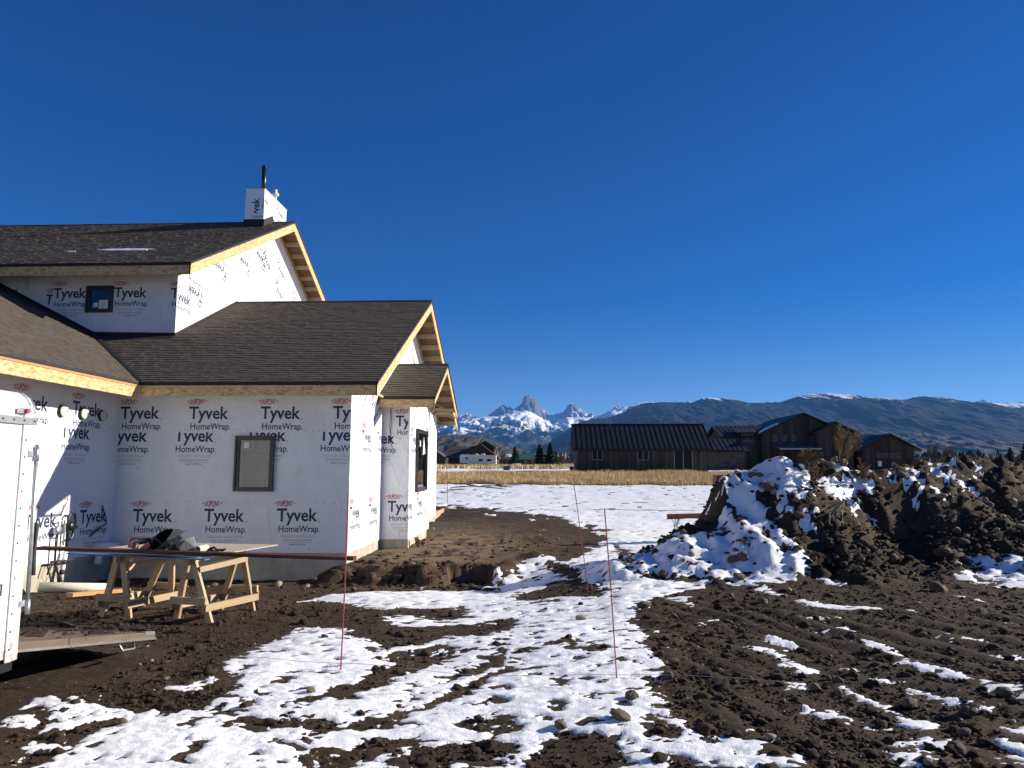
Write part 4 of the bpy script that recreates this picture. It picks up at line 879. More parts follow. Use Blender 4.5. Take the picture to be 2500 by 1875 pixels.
mb = MB(); mb.tube([(-9.5, 24.2, 11.1), (-9.5, 24.2, 11.48)], .04, 12); mb.tube([(-9.5, 24.2, 11.44), (-9.5, 24.2, 11.50), (-9.5, 24.2, 11.56), (-9.5, 24.2, 11.66)], [.11, .12, .05, .05], 14); mb.build('vent_pipe', 'whitemetal', chim, True)

# --- printed lettering on the sheeting
def text_mesh(body, size, bold, spacing=1.0):
    cu_ = bpy.data.curves.new('t', 'FONT'); cu_.body = body; cu_.size = size; cu_.offset = bold; cu_.resolution_u = 2; cu_.space_character = spacing
    ob = bpy.data.objects.new('t', cu_); C.objects.link(ob)
    dg = bpy.context.evaluated_depsgraph_get(); me = bpy.data.meshes.new_from_object(ob.evaluated_get(dg))
    bm = bmesh.new(); bm.from_mesh(me); bmesh.ops.triangulate(bm, faces=bm.faces)
    bm.verts.ensure_lookup_table(); v = [(q.co.x, q.co.y) for q in bm.verts]; f = [tuple(q.index for q in p.verts) for p in bm.faces]
    bm.free(); bpy.data.objects.remove(ob); bpy.data.meshes.remove(me); bpy.data.curves.remove(cu_); return v, f

class Print:
    """2-D artwork: lists of (verts, faces, material slot)"""
    def __init__(s): s.v = []; s.f = []; s.m = []
    def put(s, vf, w, x, y, m, capscale=None, height=None):
        v, f = vf; xs = [a for a, b in v]; k_ = w / (max(xs) - min(xs)); x0 = min(xs); b0 = len(s.v)
        ky = k_ if height is None else height / max(b for a, b in v)
        s.v += [(x + (a - x0) * k_, y + b * ky) for a, b in v]; s.f += [tuple(b0 + i for i in q) for q in f]; s.m += [m] * len(f)
    def rect(s, x0, x1, y0, y1, m):
        b0 = len(s.v); s.v += [(x0, y0), (x1, y0), (x1, y1), (x0, y1)]; s.f.append((b0, b0 + 1, b0 + 2, b0 + 3)); s.m.append(m)
    def tri(s, p, m):
        b0 = len(s.v); s.v += p; s.f.append((b0, b0 + 1, b0 + 2)); s.m.append(m)
T_TY = text_mesh('Tyvek', 1, .021, .98); T_HW = text_mesh('HomeWrap', 1, .014, 1.0); T_DU = text_mesh('DUPONT', 1, .026, .96)
T_CALL = text_mesh('Call 1-800-448-9835  tyvek.com/homewrap', 1, .012); T_USA = text_mesh('MADE IN THE USA', 1, .008); T_R = text_mesh('R', 1, .01)
def oval(v, f):
    """lettering that swells towards the middle, as in the oval mark"""
    xs = [a for a, b in v]; x0, x1 = min(xs), max(xs); h = max(b for a, b in v)
    return [(a, h / 2 + (b - h / 2) * (1.28 - .5 * abs((a - x0) / (x1 - x0) * 2 - 1) ** 1.6)) for a, b in v], f
T_DU = oval(*T_DU)
FULL = Print()                                             # origin: left end of the word's baseline
FULL.put(T_TY, .86, 0, 0, 0, height=.262); FULL.put(T_HW, .84, .045, -.226, 0, height=.135)
FULL.put(T_DU, .325, .0, .313, 1, height=.115); FULL.tri([(-.055, .37), (-.02, .395), (-.02, .345)], 1); FULL.tri([(.38, .37), (.345, .395), (.345, .345)], 1)
for k_, (y_, a, b) in enumerate(((-.305, .09, .40), (-.305, .44, .82), (-.33, .09, .40), (-.33, .44, .82), (-.385, .14, .52), (-.385, .54, .76), (-.40, .14, .76))): FULL.rect(a, b, y_ - .004, y_ + .004, 2)
FULL.put(T_CALL, .60, .16, -.447, 2); FULL.put(T_USA, .34, .29, -.492, 0, height=.026); FULL.rect(.885, .91, -.02, .005, 2); FULL.rect(.885, .91, -.24, -.215, 2); FULL.rect(.87, .91, -.345, -.34, 2)
PM = ['navy', 'red', 'grey']; prng = random.Random(77)

def print_on(parent, art, O, U, V, N, s=1.0, rot=0.0, uclip=None, vclip=None, off=.0016, mask=None):
    """lay artwork on a wall: O + u*U + v*V; clip to u / v ranges measured along U / V from O's wall origin (world units)"""
    rot += prng.uniform(-.010, .010); U, V, N = Vector(U), Vector(V), Vector(N); ca, sa = math.cos(rot), math.sin(rot)
    bm = bmesh.new(); vs_ = [bm.verts.new(((a * ca - b * sa) * s, (a * sa + b * ca) * s, 0)) for a, b in art.v]
    for q, m in zip(art.f, art.m):
        try: fc = bm.faces.new([vs_[i] for i in q]); fc.material_index = m
        except ValueError: pass
    for rngc, ax in ((uclip, (1, 0, 0)), (vclip, (0, 1, 0))):
        if rngc:
            for val, sg in ((rngc[0], -1), (rngc[1], 1)):
                if val is not None: bmesh.ops.bisect_plane(bm, geom=bm.verts[:] + bm.edges[:] + bm.faces[:], plane_co=Vector(ax) * val, plane_no=Vector(ax) * sg, clear_outer=True)
    if not bm.faces: bm.free(); return None
    me = bpy.data.meshes.new('logo_print'); O = Vector(O); off_ = OFF[parent.name]
    for v in bm.verts:
        p = O + U * v.co.x + V * v.co.y + N * off - off_; v.co = p
    bmesh.ops.triangulate(bm, faces=bm.faces); bm.to_mesh(me); bm.free()
    # outward facing
    for m in PM: me.materials.append(M[m])
    if len(me.polygons) and me.polygons[0].normal.dot(N) < 0: me.flip_normals()
    o = bpy.data.objects.new('logo_print', me); link(o, parent); return o

X3, Y3, Z3 = (1, 0, 0), (0, 1, 0), (0, 0, 1)
# wall A, facing the viewer
for x_ in (-9.061, -7.56, -6.011): print_on(sheetA, FULL, (x_, 14.995, 2.865), X3, Z3, (0, -1, 0), vclip=(SEAM - 2.865 + .01, None))
print_on(sheetA, FULL, (-4.453, 14.995, 2.87), X3, Z3, (0, -1, 0), uclip=(None, .385), vclip=(SEAM - 2.87 + .01, None))
print_on(wallA, FULL, (-7.854, 15.0, 2.387), X3, Z3, (0, -1, 0), vclip=(None, .19))
print_on(wallA, FULL, (-6.305, 15.0, 2.395), X3, Z3, (0, -1, 0), uclip=(.60, None), vclip=(None, .185)); print_on(wallA, FULL, (-6.305, 15.0, 2.395), X3, Z3, (0, -1, 0), uclip=(None, .60), vclip=(.08, .185))
print_on(wallA, FULL, (-9.30, 15.0, 2.38), X3, Z3, (0, -1, 0), uclip=(.225, None), vclip=(None, .2))
print_on(wallA, FULL, (-4.74, 15.0, 2.405), X3, Z3, (0, -1, 0), uclip=(None, .67), vclip=(None, .18))
for x_, z_ in ((-8.65, .703), (-7.121, .715), (-5.573, .728)): print_on(wallA, FULL, (x_, 15.0, z_), X3, Z3, (0, -1, 0))
# wall B, behind the trailer
for y_ in (11.9, 13.45): print_on(sheetB, FULL, (XI + .005, y_, 2.85), Y3, Z3, X3, vclip=(SEAM - 2.85 + .01, None))
print_on(sheetB, FULL, (XI + .005, 10.4, 2.85), Y3, Z3, X3, vclip=(SEAM - 2.85 + .01, None))
for y_ in (11.6, 13.17): print_on(wallB, FULL, (XI, y_, 2.39), Y3, Z3, X3, vclip=(None, .19))
for y_ in (12.38, 13.91): print_on(wallB, FULL, (XI, y_, .735), Y3, Z3, X3)
# gable wall C
print_on(wallC, FULL, (XC, 15.08, .76), Y3, Z3, X3); print_on(wallC, FULL, (XC, 16.75, .735), Y3, Z3, X3)
print_on(wallC, FULL, (XC, 15.95, 2.42), Y3, Z3, X3, vclip=(None, .55)); print_on(wallC, FULL, (XC, 17.40, 2.46), Y3, Z3, X3, uclip=(None, .62), vclip=(None, .25))
print_on(wallC, FULL, (XC, 15.75, 3.25), Y3, Z3, X3, rot=.75, vclip=(None, .42)); print_on(wallC, FULL, (XC, 16.9, 3.1), Y3, Z3, X3, rot=.5)
print_on(wallC, FULL, (XC, 19.9, 5.9), Y3, Z3, X3, rot=-.55); print_on(wallC, FULL, (XC, 21.6, 5.3), Y3, Z3, X3, rot=-.45)
# bay
print_on(wallE, FULL, (-3.905, YC2, .762), X3, Z3, (0, -1, 0), uclip=(None, .515)); print_on(wallE, FULL, (-3.749, YC2, 2.894), X3, Z3, (0, -1, 0), uclip=(None, .32), vclip=(-.28, None))
print_on(wallE, FULL, (-4.62, YC2, 2.45), X3, Z3, (0, -1, 0), uclip=(.56, None), vclip=(None, .20))
print_on(wallD, FULL, (XB, 19.2, .79), Y3, Z3, X3, vclip=(None, .42)); print_on(wallD, FULL, (XB, 17.70, .77), Y3, Z3, X3, uclip=(.36, None)); print_on(wallD, FULL, (XB, 18.2, 2.45), Y3, Z3, X3, uclip=(None, .68))
print_on(wallD, FULL, (XB, 18.4, 3.2), Y3, Z3, X3, rot=.7, vclip=(None, .5)); print_on(wallD, FULL, (XB, 20.3, 2.95), Y3, Z3, X3, rot=-.3, uclip=(.1, .75), vclip=(None, .3))
# upper storey
print_on(wallU, FULL, (-12.581, YUW, 6.151), X3, Z3, (0, -1, 0)); print_on(wallU, FULL, (-10.99, YUW, 6.16), X3, Z3, (0, -1, 0)); print_on(wallU, FULL, (-14.30, YUW, 6.16), X3, Z3, (0, -1, 0), rot=-.05)
print_on(wallU, FULL, (-12.80, YUW, 6.0), X3, Z3, (0, -1, 0), uclip=(None, .2), rot=-.1); print_on(wallU, FULL, (-9.50, YUW, 6.13), X3, Z3, (0, -1, 0), uclip=(None, .155))
print_on(wallG, FULL, (XUC, 17.40, 6.08), Y3, Z3, X3, uclip=(.17, None))
for y_, z_, r_ in ((20.35, 7.62, math.pi - .12), (22.0, 8.25, math.pi - .12), (18.95, 6.55, math.pi - .1), (23.2, 8.75, math.pi - .2)): print_on(wallG, FULL, (XUC, y_, z_), Y3, Z3, X3, rot=r_)
for y_, z_, r_ in ((22.85, 8.95, -.62), (24.1, 8.9, -.45), (24.0, 8.1, -.4), (25.7, 8.2, -.5), (26.5, 7.3, -.45)): print_on(wallG, FULL, (XUC, y_, z_), Y3, Z3, X3, rot=r_)
# chimney box
print_on(chim, FULL, (-9.55, cy0, 10.05), X3, Z3, (0, -1, 0), s=.95, rot=math.pi / 2, uclip=(-.3, .16), vclip=(.28, 1.1)); print_on(chim, FULL, (-9.82, cy0, 10.42), X3, Z3, (0, -1, 0), vclip=(-.28, -.16), uclip=(None, .43))
print_on(chim, FULL, (cx1, 22.62, 10.72), Y3, Z3, X3, s=.8, uclip=(.36, None), vclip=(-.08, .3)); print_on(chim, FULL, (cx1, 24.0, 10.72), Y3, Z3, X3, s=.95, vclip=(-.3, .45), uclip=(None, .68))

# staples and scuffs along the seams
def staples(parent, O, U, L, n, N, seed):
    r = random.Random(seed); mb = MB(); O, U, N = Vector(O), Vector(U), Vector(N)
    for k_ in range(n):
        p = O + U * (L * (k_ + r.random() * .6) / n) + Vector((0, 0, r.uniform(-.02, .02))) + N * .0025; a = r.uniform(-.8, .8)
        mb.bar(p, p + (U * math.cos(a) + Vector((0, 0, 1)) * math.sin(a)) * r.uniform(.015, .05), .006, .004, N)
    mb.build('staples', 'frame', parent, kind='stuff')
staples(sheetA, (XI, 14.995, SEAM + .02), X3, 4.9, 46, (0, -1, 0), 1); staples(wallA, (XI, 15.0, 1.11), X3, 4.9, 20, (0, -1, 0), 2); staples(wallA, (XI, 15.0, 1.85), X3, 4.9, 14, (0, -1, 0), 3); staples(wallA, (XI, 15.0, .16), X3, 4.9, 20, (0, -1, 0), 5)
staples(sheetB, (XI + .005, 10.5, SEAM + .02), Y3, 4.4, 40, X3, 4); staples(wallB, (XI, 11, 1.1), Y3, 3.9, 14, X3, 6); staples(wallE, (XC, YC2, 2.6), X3, .66, 9, (0, -1, 0), 7)

# --- fittings on wall B and the foundation
for y_, m_ in ((13.13, 'cream'), (13.74, 'cream'), (14.36, 'cream')):
    mb = MB(); mb.disc((XI + .006, y_, 2.885), X3, .118, .05, 20, 0, .95); v_ = mb.build('exterior_outlet_box', 'rubber', house)
    mb = MB(); mb.disc((XI + .056, y_, 2.885), X3, .112, .03, 20, 0, .95); mb.build('cover', m_, v_)
    mb = MB(); mb.disc((XI + .087, y_ + .06, 2.885), X3, .022, .006, 10); mb.build('knockout', 'greystripe', v_)
    mb = MB()
    for dy, dz_ in ((-.04, .05), (-.04, -.05), (.07, .05), (.07, -.05)): mb.disc((XI + .087, y_ + dy, 2.885 + dz_), X3, .008, .004, 6)
    mb.build('screws', 'greystripe', v_)
gas = MB(); gx_ = XI + .10
gas.tube([(gx_, 13.30, -.5), (gx_, 13.25, -.15), (gx_, 13.13, .1), (gx_, 13.12, .45), (gx_, 13.13, .60)], .020, 8); gas.build('gas_riser', 'blackmetal', house, True)
mb = MB(); mb.disc((gx_ - .03, 13.15, .67), X3, .085, .07, 14); mb.tube([(gx_, 13.15, .72), (gx_, 13.16, .83), (gx_, 13.32, .84), (gx_, 13.34, .62), (gx_, 13.33, .5), (gx_, 13.33, .38)], .017, 8); mb.build('gas_regulator', 'galv', house, True)
mb = MB(); mb.tube([(gx_, 13.42, .25), (gx_, 13.42, .9), (gx_, 13.48, .96), (gx_, 13.60, .95), (gx_, 13.63, .8), (gx_, 13.60, .6), (gx_, 13.57, .5), (gx_, 13.46, .47)], .024, 8); mb.disc((gx_ - .04, 13.49, .72), X3, .085, .1, 14); mb.tube([(gx_, 13.40, .72), (gx_ + .05, 13.60, .70)], .035, 8); mb.build('gas_meter', 'blackmetal', house, True)
mb = MB(); mb.tube([(gx_, 13.42, .25), (gx_ + .01, 13.36, .02), (gx_ + .02, 13.30, -.28)], .042, 10); mb.build('white_conduit', 'whitemetal', house, True)
for a_ in ((-.0, .05), (-.2, -.13), (-.34, -.26)):
    mb = MB(); z0_ = a_[1]; mb.tube([(gx_ + .012, 13.365 + z0_ * .2, z0_ + .06), (gx_ + .016, 13.345 + z0_ * .2, z0_ - .02)], .046, 10); mb.build('tape_band', 'rubber', house, True)
mb = MB(); mb.tube([(gx_ + .03, 12.98, .12), (gx_ + .03, 13.62, .08)], .022, 8); mb.tube([(gx_ + .03, 13.0, .12), (gx_ + .02, 12.92, -.1)], .016, 6); mb.build('pipe_insulation', 'rubber', house, True)
r_ = random.Random(3)
for k_ in range(5):
    pts = []; y_ = 13.0 + k_ * .11; ph = r_.random() * 6
    for j_ in range(15): t = j_ / 14; pts.append((gx_ + .03 + .04 * math.sin(ph + 4 * t), y_ + .10 * math.sin(ph + 5 * t), .1 - .55 * t))
    mb = MB(); mb.tube(pts, .0045, 5); mb.build('cable', 'rubber', house, True)
mb = MB(); pts = [(XI + .03 + .02 * math.sin(j_), 13.30 + .17 * j_ / 10, .98 + .26 * (j_ / 10) + .03 * math.sin(j_ * .9)) for j_ in range(11)] + [(XI + .03, 13.47 - .17 * j_ / 10, 1.2 - .27 * j_ / 10) for j_ in range(1, 11)]; mb.tube(pts, .006, 5); mb.build('cable', 'rubber', house, True)
mb = MB(); pts = [(XI + .03, 14.62 + .02 * j_ - .05 * abs(j_ - 5) / 5, 1.05 - .055 * j_) for j_ in range(8)] + [(XI + .03, 14.55 - .08 * j_, .62 - .04 * j_) for j_ in range(5)]; mb.tube(pts, .012, 6); mb.build('cable', 'rubber', house, True)
mb = MB(); mb.tube([(XI + .005, 14.42, .24), (XI + .16, 14.46, .24), (XI + .24, 14.60, .22), (XI + .25, 14.83, .21)], .085, 14); mb.tube([(XI + .12, 14.42, .2), (XI + .14, 14.40, .06), (XI + .14, 14.36, -.10)], .07, 12); mb.build('drain_elbow', 'whitemetal', house, True)
mb = MB(); mb.tube([(XI + .25, 14.825, .21), (XI + .25, 14.84, .21)], .07, 14); mb.build('drain_mouth', 'blackcanvas', house)
# loose wire hanging on the bay wall, duct at the bay
mb = MB(); mb.tube([(-3.88, YC2 - .02, 3.35), (-3.84, YC2 - .04, 3.0), (-3.87, YC2 - .03, 2.75), (-3.89, YC2 - .02, 2.55), (-3.80, YC2 - .03, 2.3)], .007, 5); mb.tube([(-3.88, YC2 - .02, 3.35), (-3.90, YC2 - .03, 2.9), (-3.86, YC2 - .02, 2.5)], .005, 5); mb.build('cable', 'rubber', house, True)
# hanging plastic in the bay window
mb = MB(); mb.poly([(XB + .035, 20.0, 2.72), (XB + .035, 20.25, 2.25), (XB + .035, 19.85, 2.2)]); mb.build('plastic_film', 'whitepaper', house); mb = MB(); mb.poly([(XB + .035, 19.35, 2.60), (XB + .035, 19.5, 2.55), (XB + .035, 19.5, 2.42), (XB + .035, 19.35, 2.42)]); mb.build('plastic_film', 'whitepaper', house)

# ---------------------------------------------------------------- cargo trailer with its ramp down
TX1, TX0, TY1, TY0, TZ0, TZ1 = -4.0, -6.05, 5.47, 1.2, .40, 2.40
tr = thing('cargo_trailer', (-5.0, 3.4, 0), 'white enclosed cargo trailer with its rear ramp down at the left edge', 'trailer')
RAD = .16
prof = [(TX0, TZ0)] + [(TX0, TZ1 - RAD)] + [(TX0 + RAD - RAD * math.cos(a), TZ1 - RAD + RAD * math.sin(a)) for a in (R(20), R(45), R(70), R(90))] + [(TX1 - RAD + RAD * math.cos(a), TZ1 - RAD + RAD * math.sin(a)) for a in (R(90), R(70), R(45), R(20))] + [(TX1, TZ1 - RAD), (TX1, TZ0)]
inn = [(x + (.04 if x < -5 else -.04), min(z, TZ1 - .05) if z > 1 else z + .05) for x, z in prof]
mb = MB(); n = len(prof)
vv = [(x, TY0, z) for x, z in prof] + [(x, TY1, z) for x, z in prof] + [(x, TY1, z) for x, z in inn] + [(x, TY0 + .05, z) for x, z in inn]
ff = [tuple(range(n))]
for a in range(3):
    for k_ in range(n): k2 = (k_ + 1) % n; ff.append((a * n + k_, a * n + k2, (a + 1) * n + k2, (a + 1) * n + k_))
ff.append(tuple(3 * n + k_ for k_ in range(n))); mb.add(vv, ff); mb.build('body', 'trailer', tr)
mb = MB(); mb.box(TX1 + .001, TX1 + .012, TY1 - .115, TY1 + .01, TZ0 - .03, TZ1 - RAD - .03); mb.build('corner_post', 'trailer', tr)
mb = MB()
for s0, s1 in ((.0, .02), (.045, .06)):
    pr = prof[6:]
    for (xa, za), (xb, zb_) in zip(pr[:-2], pr[1:-1]): mb.prism([(xa, TY1 + .012 - s0, za + .006), (xb + .006, TY1 + .012 - s0, zb_), (xb + .006, TY1 + .012 - s1, zb_), (xa, TY1 + .012 - s1, za + .006)], (-.012, 0, -.012))
mb.build('roof_trim', 'alu', tr)
mb = MB(); mb.box(TX1 + .013, TX1 + .022, TY0, TY1 + .012, TZ1 - RAD - .10, TZ1 - RAD - .045); mb.build('top_rail', 'alu', tr)
mb = MB(); mb.box(TX1 + .013, TX1 + .03, TY1 - .20, TY1 - .08, TZ1 - RAD - .02, TZ1 - RAD + .02); mb.build('marker_bracket', 'alu', tr)
mb = MB(); mb.disc((TX1 + .03, TY1 - .13, TZ1 - RAD), X3, .02, .02, 10); mb.build('marker_light', 'redtool', tr)
mb = MB()
for k_ in range(14): z_ = TZ0 + .06 + k_ * .13; mb.disc((TX1 + .0125, TY1 - .085, z_), X3, .008, .004, 6)
for k_ in range(8): mb.disc((TX1 + .0225, TY1 - .02 - k_ * .11, TZ1 - RAD - .072), X3, .008, .004, 6)
mb.build('rivets', 'frame', tr, kind='stuff')
mb = MB()
for (a, b, c, d) in ((5.10, 5.28, .945, .955), (5.08, 5.24, .855, .865), (5.265, 5.28, .87, .95)): mb.box(TX1 + .001, TX1 + .003, a, b, c, d)
mb.build('decal', 'frame', tr)
mb = MB(); mb.box(TX0, TX1 - .001, TY0, TY1 - .02, .30, TZ0 - .031); mb.build('chassis', 'blackmetal', tr)
for x_ in (TX0 + .1, TX1 - .1):
    for y_ in (2.7, 3.5):
        mb = MB(); mb.tube([(x_ - .1, y_, .32), (x_ + .1, y_, .32)], .32, 20); w_ = mb.build('wheel', 'rubber', tr)
        mb = MB(); mb.tube([(x_ - .104, y_, .32), (x_ + .104, y_, .32)], .18, 16); mb.build('rim', 'galv', w_)
ramp = MB(); RX0 = TX0 + .06
def rampline(t, up): return (5.49 + 2.03 * t, .415 + (.055 - .415) * t + up)
def rpt(x, t, up): y_, z_ = rampline(t, up); return (x, y_, z_)
ramp.prism([rpt(TX1 - .02, 0, 0), rpt(TX1 - .02, 1, 0), rpt(TX1 - .02, 1, .075), rpt(TX1 - .02, 0, .075)], (-(TX1 - .04 - RX0), 0, 0)); rd = ramp.build('ramp_door', 'rampwood', tr, label='muddy plywood ramp lowered to the ground')
mb = MB(); mb.prism([rpt(TX1 - .018, 0, .0), rpt(TX1 - .018, 1, .0), rpt(TX1 - .018, 1, .02), rpt(TX1 - .018, 0, .02)], (.012, 0, 0)); mb.build('edge_channel', 'alu', rd)
mb = MB(); mb.prism([rpt(TX1 - .015, .90, .05), rpt(TX1 - .015, .99, .05), rpt(TX1 - .015, .99, .082), rpt(TX1 - .015, .90, .082)], (-.07, 0, 0)); mb.build('end_bracket', 'galv', rd)
mb = MB(); y_, z_ = rampline(.77, -.0); mb.tube([(TX1 - .05, y_ - .14, z_ + .02), (TX1 - .02, y_ - .12, z_ - .055), (TX1 - .02, y_ + .09, z_ - .085), (TX1 - .05, y_ + .12, z_ - .03)], .011, 8); mb.build('handle', 'galv', rd, True)
v0_, f0_ = ico(2); r_ = np.random.default_rng(4); mb = MB()
for k_ in range(130):
    t = r_.random() ** .8; x_ = RX0 + .15 + r_.random() * (TX1 - RX0 - .2); s_ = .012 + .05 * r_.random() ** 3; p = np.array(rpt(x_, t, .078))
    q = v0_ * (1 + .25 * r_.standard_normal((len(v0_), 1))) * s_ * np.array([1.2, 1.5, .45]) + p; mb.add(q.tolist(), f0_.tolist())
o_ = mb.build('mud_lumps', 'clod', rd); o_['kind'] = 'stuff'
mb = MB(); mb.tube([(TX1 + .025, 5.53, .70), (TX1 + .025, 5.495, 1.99)], .0155, 10); lr = mb.build('lock_bar', 'galv', tr, True, label='galvanised locking bar standing at the trailer rear')
mb = MB(); mb.tube([(TX1 + .025, 5.497, 1.86), (TX1 + .025, 5.495, 1.97)], .021, 10); mb.tube([(TX1 + .025, 5.532, .69), (TX1 + .025, 5.53, .80)], .02, 10); mb.build('collar', 'galv', lr, True)
mb = MB(); mb.box(TX1 - .02, TX1 + .02, 5.42, 5.49, 1.89, 1.94); mb.build('bracket', 'galv', lr); mb = MB(); mb.box(TX1 - .02, TX1 + .02, 5.45, 5.53, .755, .80); mb.build('bracket', 'galv', lr)
mb = MB(); mb.tube([(TX1 + .03, 5.545, 1.38), (TX1 + .03, 5.555, 1.36), (TX1 + .03, 5.556, 1.22), (TX1 + .03, 5.55, 1.1), (TX1 + .03, 5.553, .98)], [.012, .02, .012, .018, .02], 8); mb.build('bar_handle', 'rubber', lr, True)

# ---------------------------------------------------------------- sawhorses
def sawhorse(feet, label, top):
    """feet: front-left, front-right, rear-left, rear-right; top: front and rear ends of the beam"""
    F = [Vector((x, y, gz(x, y) - .02)) for x, y in feet]; A, B = Vector(top[0]), Vector(top[1]); ax = (B - A).normalized(); side = ax.cross(Vector((0, 0, 1))).normalized()
    c_ = sum(F, Vector()) / 4; h = thing('sawhorse', (c_.x, c_.y, c_.z), label, 'sawhorse', 'pair of site-built sawhorses')
    mb = MB(); mb.bar(A - ax * .10, B + ax * .10, .04, .09); mb.build('beam', 'lumber_y', h)
    T = [A - side * .045, A + side * .045, B - side * .045, B + side * .045]
    for k_ in range(4):
        sg = -1 if k_ % 2 == 0 else 1
        mb = MB(); mb.bar(F[k_], T[k_] + Vector((0, 0, .02)), .038, .088, ax.cross(Vector((0, 0, 1))) if False else side * sg); mb.build('leg', 'lumber_z', h)
    P = lambda k_, t: F[k_].lerp(T[k_], t)
    for a, b, t, oy in ((0, 1, .36, -1), (2, 3, .40, 1)):
        p, q = P(a, t), P(b, t); d_ = (q - p).normalized(); o_ = ax * (oy * .062); mb = MB(); mb.bar(p - d_ * .10 + o_, q + d_ * .10 + o_, .036, .09); mb.build('end_brace', 'lumber_x', h)
    for a, b, t, sg in ((0, 2, .26, -1), (1, 3, .26, 1)):
        p, q = P(a, t), P(b, t); o_ = side * (sg * .064); mb = MB(); mb.bar(p - ax * .08 + o_, q + ax * .08 + o_, .036, .09); mb.build('side_stretcher', 'lumber_y', h)
    p, q = P(1, .86), P(3, .92); mb = MB(); mb.bar(p + side * .064, q + side * .064, .036, .07); mb.build('upper_rail', 'lumber_y', h)
    return h
TOPZ = .60
sawhorse([(-5.95, 9.72), (-5.58, 9.74), (-6.10, 10.95), (-5.58, 10.85)], 'left sawhorse of bare lumber, nearer the trailer, under the tools', [(-5.68, 9.62, TOPZ), (-5.50, 10.55, TOPZ)])
sawhorse([(-4.86, 9.60), (-4.30, 9.38), (-4.73, 10.60), (-4.17, 10.44)], 'right sawhorse of bare lumber, under the free end of the boards', [(-4.66, 9.50, TOPZ), (-4.36, 10.35, TOPZ)])
TT = TOPZ + .048
mb = MB(); mb.prism([(-6.5, 9.72, TT + .001), (-4.31, 9.15, TT + .001), (-4.28, 9.24, TT + .001), (-6.5, 10.02, TT + .001)], (0, 0, .014)); one('foam_strip', mb, 'blue', 'long blue strip lying across both sawhorses', 'board')
mb = MB(); mb.prism([(-6.7, 9.95, TT + .017), (-4.32, 9.28, TT + .017), (-4.28, 9.44, TT + .017), (-6.6, 10.3, TT + .017)], (0, 0, .012)); one('white_panel', mb, 'whitepaper', 'thin pale panel lying on the blue strip', 'board')
mb = MB(); mb.prism([(-6.2, 10.05, TT + .031), (-4.22, 9.66, TT + .031), (-3.95, 10.72, TT + .031), (-6.0, 10.95, TT + .031)], (0, 0, .013)); one('plywood_sheet', mb, 'plywood', 'sawn plywood sheet lying on the two sawhorses', 'board')
mb = MB(); mb.bar((-6.72, 9.50, .752), (-2.42, 9.30, .672), .14, .042); one('trim_board', mb, 'brownboard', 'very long dark red brown board resting across the sawhorses', 'board')
# tool bag and what lies beside it
bz = TT + .046
tb = thing('tool_bag', (-5.1, 9.75, bz), 'open black and grey canvas tool bag lying on its side on the boards', 'bag')
def shell(c, rx, ry, rz, u0, u1, n, dirx=1, th=.0):
    """curved flap: part of an elliptic cylinder"""
    vv = []; ff = []
    for k_ in range(n + 1):
        a = u0 + (u1 - u0) * k_ / n
        for s_ in (-1, 1): vv.append((c[0] + rx * math.cos(a), c[1] + ry * s_ * .5, c[2] + rz * math.sin(a) + .02 * s_))
    for k_ in range(n): ff.append((2 * k_, 2 * k_ + 1, 2 * k_ + 3, 2 * k_ + 2))
    return vv, ff
mb = MB(); n = 16; vv = []
for ring, (yy, sc) in enumerate(((9.58, 1.0), (9.62, .93), (9.85, .85), (9.95, .3))):
    for k_ in range(n):
        a = 2 * math.pi * k_ / n; x_ = .20 * sc * math.cos(a); z_ = .13 * sc * math.sin(a); tl = .55
        vv.append((-5.10 + x_ * math.cos(tl) - z_ * math.sin(tl), yy + .06 * math.sin(a), max(bz + .155 + x_ * math.sin(tl) + z_ * math.cos(tl), bz + .004)))
ff = [(r * n + k_, r * n + (k_ + 1) % n, (r + 1) * n + (k_ + 1) % n, (r + 1) * n + k_) for r in (1, 2) for k_ in range(n)] + [tuple(3 * n + k_ for k_ in range(n))]
mb.add(vv, ff); mb.build('pouch', 'blackcanvas', tb, True)
mb = MB(); mb.add(vv, [(k_, (k_ + 1) % n, n + (k_ + 1) % n, n + k_) for k_ in range(n)]); mb.build('rim', 'canvas', tb, True)
mb = MB(); mb.prism([(-5.18, 9.50, bz + .02), (-4.98, 9.46, bz + .18), (-4.93, 9.50, bz + .28), (-4.78, 9.55, bz + .29), (-4.84, 9.6, bz + .22), (-4.98, 9.56, bz + .10), (-5.10, 9.54, bz + .01)], (.01, .02, .006)); mb.prism([(-4.95, 9.52, bz + .17), (-4.82, 9.46, bz + .25), (-4.76, 9.46, bz + .20), (-4.9, 9.50, bz + .09)], (.01, -.02, 0)); mb.build('front_pocket', 'canvas', tb)
mb = MB(); mb.prism([(-5.0, 9.56, bz + .10), (-4.78, 9.56, bz + .17), (-4.73, 9.66, bz + .2), (-4.63, 9.6, bz + .05), (-4.68, 9.5, bz + .006), (-4.86, 9.48, bz + .004), (-4.98, 9.47, bz + .03)], (0, .04, 0)); mb.build('side_flap', 'canvas', tb)
mb = MB(); mb.prism([(-5.0, 9.50, bz + .02), (-4.86, 9.45, bz + .13), (-4.74, 9.44, bz + .004), (-4.9, 9.44, bz + .003)], (.0, .02, 0)); mb.build('dark_pocket', 'blackcanvas', tb)
mb = MB(); mb.tube([(-5.28, 9.62, bz + .02), (-5.33, 9.6, bz + .13), (-5.22, 9.58, bz + .2), (-5.1, 9.54, bz + .14), (-5.02, 9.52, bz + .05)], .01, 6); mb.build('strap', 'rubber', tb, True)
rt = thing('power_drill', (-5.42, 9.65, bz), 'red cordless power tool lying left of the tool bag', 'drill')
